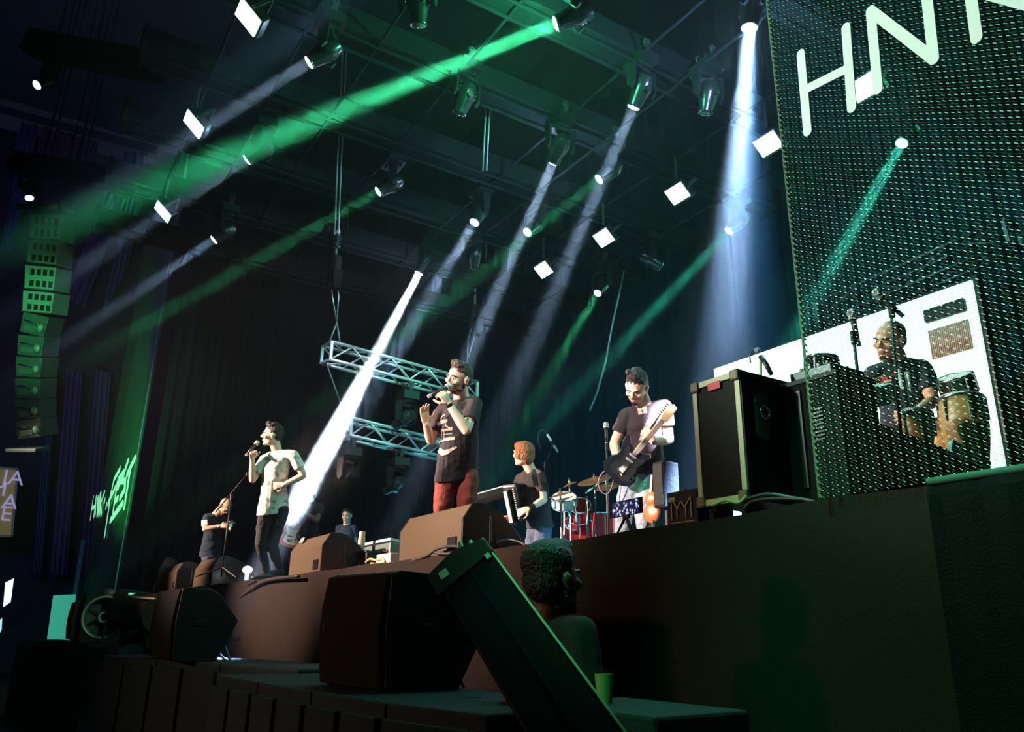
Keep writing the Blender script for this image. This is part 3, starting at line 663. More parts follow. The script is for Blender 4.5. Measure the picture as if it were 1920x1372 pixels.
# the black case beside it
bx0, by0 = FX1 + 0.03, CY + 0.30
tb = onx(1512, 712, bx0 + 0.34)
t = thing('equipment_case', 'plain black equipment case right of the flight case', 'case', (bx0, by0, S))
BZ = FZ1 - 0.06
part(MB().box((bx0 + 0.17, by0 + 0.16, (S + BZ) / 2), (0.34, 0.32, BZ - S)), 'body', BLKCLOTH, t, bevel=0.012)
part(MB().box((bx0 + 0.17, by0 + 0.16, BZ + 0.01), (0.35, 0.33, 0.03)), 'lid', BLACK, t, bevel=0.006)
part(MB().box((bx0 + 0.10, by0 - 0.006, (S + BZ) / 2 + 0.06), (0.03, 0.012, BZ - S - 0.2)), 'locking_bar', DGREY, t)
mb = MB()
for k in range(9): mb.box((bx0 + 0.20, by0 - 0.004, BZ - 0.16 - 0.02 * k), (0.08, 0.012, 0.008))
part(mb, 'vent', DGREY, t)
part(MB().box((bx0 + 0.345, by0 + 0.2, S + 0.35), (0.012, 0.05, 0.5)), 'side_rail', DGREY, t)
# small mixer with knobs and a gooseneck lamp on top
q = onx(1480, 702, bx0 + 0.2); t = thing('small_mixer', 'small mixing desk on top of the black case', 'mixer', (bx0 + 0.17, by0 + 0.3, BZ + 0.03))
part(MB().box((bx0 + 0.17, by0 + 0.16, BZ + 0.05), (0.26, 0.28, 0.05)), 'body', DGREY, t, bevel=0.006)
for k in range(12): part(MB().cyl((bx0 + 0.08 + 0.055 * (k % 4), by0 + 0.07 + 0.08 * (k // 4), BZ + 0.07), (bx0 + 0.08 + 0.055 * (k % 4), by0 + 0.07 + 0.08 * (k // 4), BZ + 0.105), 0.010, n=8), 'knob', WHITE if k % 3 else TRIMWOOD, t)
g0 = ony(1432, 700, CY + 0.2); g0.z = FZ1
gp = [V((ony(x, y, CY + 0.2).x, CY + 0.2, ony(x, y, CY + 0.2).z)) for x, y in ((1446, 700), (1436, 682), (1426, 668), (1420, 657), (1410, 654), (1406, 668), (1407, 680))]
gp[0].z = FZ1
t = thing('gooseneck_microphone', 'small microphone on a curved cable above the flight case', 'microphone', gp[0])
cable_m = MB().tube(gp[3:], 0.004, 6); part(cable_m, 'cable', CABL, t, smooth=True)
part(MB().tube([gp[0], gp[1], gp[2]], [0.012, 0.014, 0.014]), 'body', MICB, t, smooth=True)
part(MB().ell(gp[3], 0.018), 'grille', MICG, t, smooth=True)
part(MB().tube([V((gp[2].x, gp[2].y, gp[2].z)), V((gp[2].x - 0.012, gp[2].y, FZ1))], 0.008), 'clip', TRIMWOOD, t)
# amplifier head with an emblem
AY = edge_y(-3.4) + 0.06
A0, A1 = ony(1252, 985, AY), ony(1309, 980, AY); AZ = ony(1309, 913, AY).z
t = thing('amplifier_head', 'black amplifier head with a gold M-shaped emblem at the stage edge', 'amplifier', (A0.x, AY, S))
part(MB().box(((A0.x + A1.x) / 2, AY + 0.14, (S + AZ) / 2), (A1.x - A0.x, 0.28, AZ - S)), 'body', BLACK, t, bevel=0.008)
cxA, czA = (A0.x + A1.x) / 2 + 0.005, (S + AZ) / 2 + 0.0; wA = (A1.x - A0.x) * 0.32; hA_ = 0.055
GOLD = mat('gold_emblem', (0.42, 0.24, 0.08), 0.5, 0.3)
mb = MB()
for pts in ((( -1, -1), (-1, 1)), ((-1, 1), (-0.35, 0.0)), ((-0.35, 0), (0, 0.7)), ((0, 0.7), (0.35, 0)), ((0.35, 0), (1, 1)), ((1, 1), (1, -1)), ((-0.45, -1), (-0.45, 0.1)), ((0.45, -1), (0.45, 0.1))):
    mb.bar((cxA + pts[0][0] * wA, AY - 0.004, czA + pts[0][1] * hA_), (cxA + pts[1][0] * wA, AY - 0.004, czA + pts[1][1] * hA_), 0.014, 0.006)
part(mb, 'emblem', GOLD, t); part(MB().bar((cxA - wA * 1.2, AY - 0.003, czA - hA_ * 1.35), (cxA + wA * 1.2, AY - 0.003, czA - hA_ * 1.35), 0.004), 'emblem_line', GOLD, t)
pq = ony(1260, 937, AY); part(MB().box((pq.x, AY - 0.003, pq.z), (0.055, 0.004, 0.025)), 'tape_label', mat('green_tape', (0.35, 0.55, 0.30), 0.7), t)
for sx in (0.05, -0.05): part(MB().box((cxA + sx, AY + 0.14, AZ + 0.012), (0.012, 0.14, 0.02)), 'carry_handle', BLACK, t)
# dark cabinet behind the guitarist's hip and guitar on a stand
c0 = at(1249, 905, 6.2); t = thing('guitar_cabinet', 'narrow black speaker on a post behind the guitarist', 'speaker', (c0.x, c0.y, S))
part(MB().box((c0.x, c0.y, c0.z - 0.02), (0.12, 0.16, 0.36)), 'cabinet', BLKCLOTH, t, bevel=0.008); part(MB().box((c0.x, c0.y - 0.083, c0.z - 0.02), (0.10, 0.01, 0.32)), 'grille', GRILLE, t); part(MB().cyl((c0.x, c0.y, S), (c0.x, c0.y, c0.z - 0.2), 0.02), 'post', BLACK, t)
part(MB().box((c0.x, c0.y, S + 0.01), (0.2, 0.2, 0.02)), 'foot_plate', BLACK, t)
g = at(1222, 952, 6.4); t = thing('guitar_on_stand', 'orange-brown guitar resting on a stand behind the guitarist', 'guitar', (g.x, g.y, S))
Tg = Matrix.Translation(g) @ CU.to_track_quat('Z', 'Y').to_matrix().to_4x4()
mb = MB()
for r_, dz in ((0.095, -0.04), (0.07, 0.07)): mb.ell(g + V((0, 0, dz)), (r_, 0.03, r_ * 0.9))
part(mb, 'body', mat('orange_lacquer', (0.30, 0.085, 0.03), 0.35), t, smooth=True); part(MB().bar(g + V((0, 0, 0.08)), g + V((0.03, 0, 0.26)), 0.03, 0.02), 'neck', mat('maple_neck', (0.55, 0.38, 0.2), 0.4), t)
part(MB().tube([(g.x - 0.12, g.y - 0.1, S), (g.x, g.y + 0.02, g.z), (g.x + 0.12, g.y - 0.1, S)], 0.01), 'stand', BLACK, t)
# phone filming on a mini tripod
f = ony(1173, 952, 3.16); t = thing('phone_on_tripod', 'mobile phone on a small tripod showing the stage on its screen', 'phone', (f.x, f.y, S))
T = Matrix.Translation(f) @ Matrix.Rotation(R(-3), 4, 'Z')
hw, hh = (ony(1206, 950, 3.16).x - ony(1140, 950, 3.16).x) / 2, 0.048
mb = MB(); mb.M = T; mb.box((0, 0, 0), (2 * hw, 0.009, 2 * hh)); part(mb, 'phone_body', BLACKG, t, bevel=0.003)
def phone_mat():
    M = mat('phone_screen', (0.02, 0.02, 0.05), 0.2); nt = M.node_tree; b = nt.nodes['Principled BSDF']
    tc = nt.nodes.new('ShaderNodeTexCoord'); vn = nt.nodes.new('ShaderNodeTexVoronoi'); vn.inputs['Scale'].default_value = 45; cr = nt.nodes.new('ShaderNodeValToRGB')
    cr.color_ramp.elements[0].position = 0.25; cr.color_ramp.elements[0].color = (0.8, 0.85, 1.0, 1); cr.color_ramp.elements[1].position = 0.48; cr.color_ramp.elements[1].color = (0.005, 0.01, 0.07, 1)
    nt.links.new(tc.outputs['Object'], vn.inputs['Vector']); nt.links.new(vn.outputs['Distance'], cr.inputs[0]); nt.links.new(cr.outputs[0], b.inputs['Emission Color']); b.inputs['Emission Strength'].default_value = 1.0
    return M
mb = MB(); mb.M = T; mb.box((0.004, -0.0052, 0), (2 * hw * 0.80, 0.001, 2 * hh * 0.88)); part(mb, 'screen', phone_mat(), t)
base = V((f.x, f.y, f.z - hh)); part(MB().box(base + V((0, 0.004, 0)), (0.05, 0.02, 0.03)), 'clamp', BLACK, t)
for dx, dy in ((-0.06, -0.03), (0.07, -0.02), (0.0, 0.07)): part(MB().tube([base, (f.x + dx, f.y + dy, S)], [0.010, 0.006]), 'leg', BLACK, t)

# ------------------------------------------------------------------ microphones and stands
def mic_mesh(t, p0, d, s=1.0):
    d = V(d).normalized(); p0 = V(p0)
    part(MB().tube([p0, p0 + d * 0.15 * s], [0.011 * s, 0.018 * s], 14), 'handle', MICB, t, smooth=True)
    part(MB().tube([p0 - d * 0.012 * s, p0 + d * 0.012 * s], 0.0125 * s, 14), 'end_ring', ALU, t)
    part(MB().cyl(p0 + d * 0.148 * s, p0 + d * 0.158 * s, 0.025 * s), 'collar', ALU, t); part(MB().ell(p0 + d * 0.178 * s, 0.026 * s), 'grille', MICG, t, smooth=True)
def mic_stand(label, base, top, boom=None, mic_dir=(-1, 0, 0.2), round_base=False):
    base, top = V(base), V(top); t = thing('microphone_stand', label, 'microphone stand', base)
    part(MB().tube([base + V((0, 0, 0.02)), top], 0.010), 'pole', BLACK if boom else DGREY, t, smooth=True)
    for k in range(3): a_ = k * 2.1 + 0.4; part(MB().tube([base + V((0, 0, 0.14)), base + V((0.3 * math.cos(a_), 0.3 * math.sin(a_), 0.012))], 0.009), 'leg', BLACK, t)
    part(MB().cyl(top - V((0, 0, 0.05)), top + V((0, 0, 0.03)), 0.018), 'clutch', BLACK, t)
    e = top
    if boom: a_, e = V(boom[0]), V(boom[1]); part(MB().tube([a_, e], 0.008), 'boom', BLACK, t, smooth=True)
    part(MB().cyl(e - V((0, 0, 0.02)), e + V((0, 0, 0.02)), 0.014), 'clip', BLACK, t)
    return t, e
def foot(px, py, D): P = at(px, py, D); return V((P.x, P.y, S))
D1 = 10.3
tp = at(434, 930, D1); t, e = mic_stand('black boom stand rising left of the singer in white', V((tp.x, tp.y, S)), tp, (at(404, 960, D1 + 0.1), at(463, 889, D1 - 0.1)))
tp = at(1137, 835, 8.6); t, e = mic_stand('slim mic stand with an upright mic between accordionist and guitarist', V((tp.x, tp.y, S)), tp); mic_mesh(t, tp + V((0, 0, 0.02)), (0, 0, 1), 1.2)
tp = at(1018, 848, 11.2); t, e = mic_stand('boom stand with a tilted silver mic behind the accordionist', V((tp.x, tp.y, S)), at(1022, 870, 11.2), (at(1022, 870, 11.2), at(1036, 838, 11.2)))
t2 = thing('hanging_microphone', 'slim silver microphone angled over the accordionist', 'microphone', at(1046, 846, 11.15))
part(MB().tube([at(1046, 847, 11.15), at(1026, 814, 11.1)], 0.017, 12), 'body', ALU, t2, smooth=True); part(MB().tube([at(1038, 834, 11.13), at(1033, 826, 11.12)], 0.022, 12), 'band', BLACK, t2)
cable('microphone_cable', 'thin curved mic cable beside the silver microphone', [at(x, y, 11.12) for x, y in ((1026, 814), (1018, 806), (1010, 812), (1009, 828), (1015, 842))], 0.006, DGREY, 'cable', None)
NB = 4.9
tp = at(1603, 680, NB); t, e = mic_stand('tall mic stand left of the percussionist behind the net', V((tp.x, tp.y, S)), at(1600, 630, NB)); mic_mesh(t, at(1610, 645, NB), at(1596, 585, NB) - at(1610, 645, NB), 1.1)
tp = at(1672, 612, 4.7); t, e = mic_stand('mic stand in front of the percussionist with a microphone at its top', V((at(1676, 800, 4.7).x, at(1676, 800, 4.7).y, S)), at(1671, 580, 4.7)); mic_mesh(t, at(1690, 590, 4.7), at(1652, 556, 4.7) - at(1690, 590, 4.7), 1.1)

# ------------------------------------------------------------------ keyboards
KD = 10.2
def keyboard(label, a, b, keys_red=False):
    a, b = V(a), V(b); d = (b - a).normalized(); nr = V((-d.y, d.x, 0)).normalized(); up = d.cross(nr)
    if up.z < 0: up = -up
    t = thing('keyboard', label, 'keyboard', (a + b) / 2); L_ = (b - a).length; Q = basis(d, nr, d.cross(nr))
    c = (a + b) / 2
    part(MB().box(c, (L_, 0.32, 0.09), Q), 'body', mat('keyboard_red', (0.35, 0.02, 0.02), 0.3) if keys_red else BLACK, t, bevel=0.008)
    part(MB().box(c + up * 0.05 - nr * 0.07, (L_ * 0.9, 0.14, 0.02), Q), 'white_keys', WHITE, t)
    for k in range(7): part(MB().cyl(c + d * (L_ * (k - 3) / 9) + nr * 0.1 + up * 0.04, c + d * (L_ * (k - 3) / 9) + nr * 0.1 + up * 0.075, 0.014, n=8), 'knob', DGREY if not keys_red else WHITE, t)
    return t, c
keyboard('upper black stage keyboard left of the accordionist', at(893, 938, KD), at(955, 920, KD))
keyboard('lower red stage keyboard below the black one', at(905, 985, KD + .1), at(968, 975, KD + .1), True)
k0, k1 = at(905, 1010, KD), at(1000, 1004, KD)
t = thing('keyboard_stand', 'black two-tier keyboard stand with a green-lit crossbar', 'stand', foot(940, 1000, KD))
part(MB().bar(V((k0.x, k0.y, S + .35)), V((k1.x, k1.y, S + .35)), 0.06, 0.04), 'crossbar', DGREY, t)
for P, tp_ in ((k0, at(900, 938, KD)), (k1, at(962, 925, KD))):
    part(MB().bar((P.x, P.y, S), (P.x, P.y, tp_.z - 0.05), 0.04), 'leg', BLACK, t); part(MB().bar((P.x - 0.2, P.y - 0.2, S + 0.02), (P.x + 0.2, P.y + 0.2, S + 0.02), 0.04), 'foot', BLACK, t)

# ------------------------------------------------------------------ drum kit
DR = 10.9
REDS = mat('red_sparkle_shell', (0.50, 0.02, 0.02), 0.18, 0.2, coat=0.6); BRASS = mat('cymbal_bronze', (0.62, 0.40, 0.18), 0.3, 0.9); HEADM = mat('drum_head', (0.75, 0.72, 0.68), 0.6)
tocam = lambda P: (CP - V(P)).normalized()
def drum(name, label, c, ax, r, h, M=REDS, lugs=8, stand=True, hm=HEADM, cat='drum', group='drum kit pieces'):
    c, ax = V(c), V(ax).normalized(); t = thing(name, label, cat, V((c.x, c.y, S)), 0, group)
    part(MB().cyl(c - ax * h / 2, c + ax * h / 2, r, n=28), 'shell', M, t, autos=40)
    for sg, nm in ((-1, 'resonant_head'), (1, 'batter_head')): part(MB().cyl(c + ax * (h / 2 * sg), c + ax * (h / 2 + 0.004) * sg, r * 0.98, n=28), nm, hm, t)
    Q = ax.to_track_quat('Z', 'Y').to_matrix()
    for sg in (-1, 1): part(MB().torus(c + ax * (h / 2 * sg), r, 0.010, Q), 'hoop', CHROME, t, smooth=True)
    for k in range(lugs):
        a_ = 2 * math.pi * k / lugs; o_ = Q @ V((math.cos(a_), math.sin(a_), 0)) * (r + 0.008)
        part(MB().tube([c + o_ - ax * h * 0.45, c + o_ + ax * h * 0.45], 0.007, 6), 'lug', CHROME, t)
    if stand:
        bt = c - ax * h / 2
        part(MB().tube([V((c.x, c.y, S + 0.1)), bt], 0.014), 'stand_post', CHROME, t)
        for k in range(3): a_ = 2.1 * k + 0.6; part(MB().tube([(c.x, c.y, S + 0.25), (c.x + 0.25 * math.cos(a_), c.y + 0.25 * math.sin(a_), S + 0.01)], 0.011), 'stand_leg', CHROME, t)
    return t
def cymbal(label, c, r, tilt=(0.25, -0.2, 1), group='drum kit pieces', hh=False):
    c = V(c); ax = V(tilt).normalized(); t = thing('hi_hat' if hh else 'cymbal', label, 'cymbal', V((c.x, c.y, S)), 0, group); Q = ax.to_track_quat('Z', 'Y').to_matrix()
    def disc(cc, s=1): return MB().loft([(cc + ax * z * s, Q @ V((q, 0, 0)), Q @ V((0, q, 0))) for z, q in ((-0.004, r), (0.0, r), (0.018, r * 0.55), (0.026, r * 0.22), (0.05, r * 0.12), (0.052, 0.01))], 28)
    part(disc(c), 'plate', BRASS, t, autos=50)
    if hh: part(disc(c - ax * 0.05, -1), 'plate', BRASS, t, autos=50)
    part(MB().cyl(c + ax * 0.05, c + ax * 0.09, 0.014), 'wing_nut', CHROME, t)
    part(MB().tube([V((c.x, c.y, S + 0.05)), V((c.x, c.y, c.z - 0.25)), c + ax * 0.06], 0.013), 'stand_post', CHROME, t)
    for k in range(3): a_ = 2.1 * k; part(MB().tube([(c.x, c.y, S + 0.4), (c.x + 0.28 * math.cos(a_), c.y + 0.28 * math.sin(a_), S + 0.01)], 0.010), 'stand_leg', CHROME, t)
    return t
REDH = mat('red_resonant_head', (0.30, 0.015, 0.015), 0.15, 0.1, coat=0.8)
tc_ = tocam(at(1090, 960, DR))
drum('bass_drum', 'large red bass drum at the bottom of the kit', at(1092, 1012, DR + .1), V((tc_.x, tc_.y, 0.0)), 0.27, 0.40, stand=False, hm=REDH)
drum('rack_tom', 'red tom with a white-rimmed head in the centre of the kit', at(1087, 958, DR - .1), tc_ + V((0, 0, 0.9)), 0.15, 0.22, hm=REDH)
drum('floor_tom', 'red floor tom at the right of the kit beside the phone', at(1138, 988, DR - .3), V((0.05, -0.05, 1)), 0.19, 0.36)
drum('snare_drum', 'pale snare drum at the left of the kit', at(1058, 940, DR - .2), tc_ + V((0, 0, 1.6)), 0.17, 0.13, mat('snare_shell', (0.5, 0.42, 0.34), 0.3))
drum('rack_tom', 'small red tom low at the left of the kit', at(1075, 985, DR), tc_ + V((0, 0, 0.5)), 0.11, 0.16, hm=REDH)
cymbal('largest bronze crash cymbal at the right of the kit', at(1116, 900, DR - .4), 0.24, (0.15, -0.45, 1))
cymbal('small splash cymbal at the left of the kit', at(1070, 908, DR), 0.11, (-0.1, -0.4, 1))
cymbal('hi-hat pair left of the red toms', at(1052, 928, DR - .5), 0.16, (0, -0.3, 1), hh=True)
cymbal('bronze cymbal edge-on at the far right of the kit', at(1138, 912, DR + .3), 0.17, (0.3, -0.5, 1))
for px0, py0, px1, py1, lb in ((1098, 925, 1122, 905, 'chrome cymbal boom arm in the middle of the kit'), (1075, 935, 1085, 1000, 'chrome stand tube left of the red tom'), (1100, 930, 1102, 1010, 'chrome upright right of the red tom'), (1068, 960, 1066, 1005, 'short chrome tube low on the left of the kit')):
    P, Q_ = at(px0, py0, DR - .5), at(px1, py1, DR - .5)
    tag(MB().tube([P, Q_], 0.016).build('stand_tube', CHROME, smooth=True), lb, 'stand', 'chrome kit hardware')

# ------------------------------------------------------------------ percussion set behind the net
CONGA = mat('conga_wood', (0.50, 0.26, 0.10), 0.35, bump=0.1, bscale=20, vary=0.4); SKINH = mat('conga_head', (0.72, 0.62, 0.50), 0.6)
def conga(label, c, r=0.15, h=0.70, z0=None):
    c = V(c); zt_ = c.z; zb_ = zt_ - h; t = thing('conga_drum', label, 'drum', (c.x, c.y, S), 0, 'congas of the percussion set')
    part(MB().loft([((c.x, c.y, zb_ + h * k / 10), (r * f_, 0, 0), (0, r * f_, 0)) for k, f_ in enumerate((0.68, 0.74, 0.82, 0.90, 0.98, 1.05, 1.10, 1.12, 1.10, 1.05, 0.98))], 24), 'shell', CONGA, t, smooth=True)
    part(MB().loft([((c.x, c.y, zt_), (r, 0, 0), (0, r, 0)), ((c.x, c.y, zt_ + 0.012), (r * 0.95, 0, 0), (0, r * 0.95, 0))], 24), 'head', SKINH, t)
    part(MB().torus((c.x, c.y, zt_ - 0.01), r * 1.03, 0.012), 'rim', CHROME, t, smooth=True)
    for k in range(6): a_ = k * 1.047 + 0.3; part(MB().tube([(c.x + r * 1.12 * math.cos(a_), c.y + r * 1.12 * math.sin(a_), zt_ - 0.02), (c.x + r * 1.12 * math.cos(a_), c.y + r * 1.12 * math.sin(a_), zt_ - 0.17)], 0.009, 6), 'lug', CHROME, t)
    for k in range(3): a_ = k * 2.094; part(MB().tube([(c.x + r * 0.6 * math.cos(a_), c.y + r * 0.6 * math.sin(a_), zb_ + 0.05), (c.x + r * math.cos(a_), c.y + r * math.sin(a_), S + 0.01)], 0.012, 6), 'stand_leg', CHROME, t)
    return t
conga('tall tan wooden conga at the right of the percussion set', at(1800, 745, 5.15), 0.125, 0.55)
conga('pale conga in front of the percussionist, centre of the set', at(1716, 772, 4.95), 0.085, 0.30)
conga('conga half hidden behind the tall tan one', at(1762, 790, 5.5), 0.11, 0.5)
drum('timbale', 'wide white-headed drum left of the percussionist', at(1620, 742, 4.8), V((0.2, -0.3, 1)), 0.155, 0.10, mat('timbale_shell', (0.60, 0.52, 0.46), 0.3, 0.2), group='percussion pieces')
drum('timbale', 'dark drum with bright hardware above the tall tan conga', at(1795, 722, 5.4), V((0.1, -0.5, 1)), 0.11, 0.12, BLACKG, group='percussion pieces')
drum('bongo', 'peach-coloured small drum tilted at the left end of the set', at(1578, 762, 4.7), V((-0.6, -0.4, 0.8)), 0.075, 0.13, mat('peach_shell', (0.62, 0.42, 0.28), 0.5), group='percussion pieces')
drum('bongo', 'small dark tom hanging behind the net edge', at(1541, 698, 4.6), V((0.1, 0, 1)), 0.085, 0.17, BLACKG, group='percussion pieces')
for i, (x0, y0, x1, y1, lb) in enumerate(((1683, 692, 1702, 762, 'left white chime bar before the shirt'), (1700, 697, 1712, 762, 'right white chime bar before the shirt'))):
    tag(MB().tube([at(x0, y0, 4.85), at(x1, y1, 4.85)], 0.014).build('chime_bar', WHITE, smooth=True), lb, 'chime', 'chime bars')
tag(MB().tube([at(1572, 795, 4.4), at(1582, 830, 4.4), at(1584, 932, 4.35)], [0.012, 0.030, 0.036], 14).build('pale_post', mat('pale_post', (0.80, 0.66, 0.55), 0.5), smooth=True), 'pale post standing at the left end of the percussion set', 'post')
# cloth-covered rack sloping down to the right in front of the set
c1, c2 = at(1566, 768, 4.45), at(1842, 872, 4.75); dd = V((c2.x - c1.x, c2.y - c1.y, 0)).normalized(); nn = V((dd.y, -dd.x, 0))
if nn.dot(V((0, -1, 0))) < 0: nn = -nn
t = thing('covered_rack', 'equipment rack under black cloth sloping down before the percussionist', 'rack', V((c1.x, c1.y, S)))
mb = MB(); vs_, fs_ = [], []; N = 40
for i in range(N + 1):
    s_ = i / N; P = lerp(c1, c2, s_); wv = 0.03 * math.sin(i * 1.1) + 0.02 * math.sin(i * 2.3)
    vs_ += [P - nn * 0.30, P + V((0, 0, 0.02)), P + nn * (0.05 + wv * .3) - V((0, 0, 0.12)), V((P.x, P.y, S + 0.22)) + nn * (0.09 + wv), V((P.x, P.y, S + 0.22)) - nn * 0.3]
for i in range(N):
    for k in range(5): a_ = i * 5 + k; b_ = i * 5 + (k + 1) % 5; fs_.append((a_, b_, b_ + 5, a_ + 5))
fs_.append((4, 3, 2, 1, 0)); fs_.append(tuple(N * 5 + k for k in range(5))); mb.add(vs_, fs_)
part(mb, 'cloth', BLKCLOTH, t, smooth=False); 
for s_ in (0.08, 0.5, 0.92): P = lerp(c1, c2, s_); part(MB().tube([V((P.x, P.y, S)) - nn * 0.1, V((P.x, P.y, S + 0.3)) - nn * 0.1], 0.02), 'leg', BLACK, t)
q0, q1 = at(1765, 838, 4.6), at(1836, 880, 4.65)
tag(MB().bar(q0 + nn * 0.06, q1 + nn * 0.06, 0.03, 0.07).build('percussion_tray', mat('tray_green_light', (0.20, 0.45, 0.38), 0.4)), 'tray edge below the tall tan conga, green light put into its colour', 'tray')  # strip colour carries the green light on this edge
# ------------------------------------------------------------------ people
def reach(A, px, py, L, sg):
    # the point along the sight line through a photo pixel at bone length L from joint A (nearer: -1, farther: +1)
    A = V(A); d = ray(px, py).normalized(); o = CP - A; b = o.dot(d); c = o.dot(o) - L * L; D = b * b - c
    t = -b if D <= 0 else -b + sg * math.sqrt(D)
    P = CP + d * t
    return P if D > 0 else A + (P - A).normalized() * L
def orth(f, u):
    f = V(f).normalized(); r = f.cross(V(u)).normalized(); return r, f, r.cross(f)
def hand_prims(mb, wr, dr, nrm, s=1.0, curl=0.5, side=1, spread=0.10, thumb=0.6):
    # palm plus four fingers of unequal length and a thumb leaving the side of the palm
    dr = V(dr).normalized(); nrm = V(nrm); nrm = (nrm - dr * nrm.dot(dr)).normalized(); lat = dr.cross(nrm) * side
    wr = V(wr)
    mb.loft([(wr, lat * 0.027 * s, nrm * 0.019 * s), (wr + dr * 0.03 * s, lat * 0.036 * s, nrm * 0.018 * s), (wr + dr * 0.07 * s, lat * 0.042 * s, nrm * 0.016 * s), (wr + dr * 0.092 * s, lat * 0.040 * s, nrm * 0.013 * s)], 14)
    for k, (o_, L) in enumerate(((0.032, 0.070), (0.011, 0.080), (-0.011, 0.074), (-0.031, 0.058))):
        p = wr + dr * 0.086 * s + lat * o_ * s; d = (dr + lat * (spread * (1.5 - k) / 1.5)).normalized(); pts = [p]; ang = curl * 0.55
        for seg in (0.45, 0.32, 0.23):
            d2 = (d * math.cos(ang) + nrm * math.sin(ang)).normalized(); p = p + d2 * L * seg * s; pts.append(p); ang += curl * (1.0 if seg > 0.4 else 0.8)
        mb.limb(pts, [0.0098 * s, 0.0092 * s, 0.0086 * s, 0.0076 * s], 8)
    p0 = wr + dr * 0.028 * s + lat * 0.028 * s; p1 = p0 + (dr * 0.55 + lat * 0.75 + nrm * thumb * 0.4).normalized() * 0.040 * s; p2 = p1 + (dr * 0.8 + lat * 0.25 + nrm * thumb).normalized() * 0.034 * s; p3 = p2 + (dr * 0.8 + nrm * thumb).normalized() * 0.024 * s
    mb.limb([p0, p1, p2, p3], [0.014 * s, 0.012 * s, 0.0105 * s, 0.009 * s], 8)
def head_prims(mb, c, r, f, u, s=1.0):
    mb.M = Matrix.Translation(c) @ basis(r, f, u).to_4x4() @ Matrix.Scale(s, 4)
    mb.ell((0, -0.012, 0.035), (0.076, 0.096, 0.088)); mb.ell((0, 0.018, 0.0), (0.066, 0.076, 0.090)); mb.ell((0, 0.030, -0.050), (0.054, 0.060, 0.060))
    mb.ell((0, 0.072, -0.092), (0.024, 0.022, 0.020)); mb.ell((0.040, 0.012, -0.062), (0.020, 0.050, 0.032)); mb.ell((-0.040, 0.012, -0.062), (0.020, 0.050, 0.032))
    mb.ell((0, 0.082, 0.030), (0.048, 0.018, 0.012))
    mb.tube([(0, 0.086, 0.024), (0, 0.101, 0.000), (0, 0.113, -0.020)], [0.009, 0.011, 0.014], 10); mb.ell((0.012, 0.098, -0.022), (0.009, 0.012, 0.008)); mb.ell((-0.012, 0.098, -0.022), (0.009, 0.012, 0.008))
    for sx in (-1, 1):
        mb.ell((sx * 0.042, 0.068, -0.012), (0.022, 0.020, 0.020)); mb.ell((sx * 0.078, -0.004, -0.002), (0.008, 0.020, 0.032)); mb.ell((sx * 0.083, -0.008, 0.012), (0.007, 0.018, 0.018))
    mb.ell((0, 0.088, -0.048), (0.024, 0.014, 0.008)); mb.ell((0, 0.086, -0.058), (0.021, 0.014, 0.008))
    mb.M = Matrix.Identity(4)
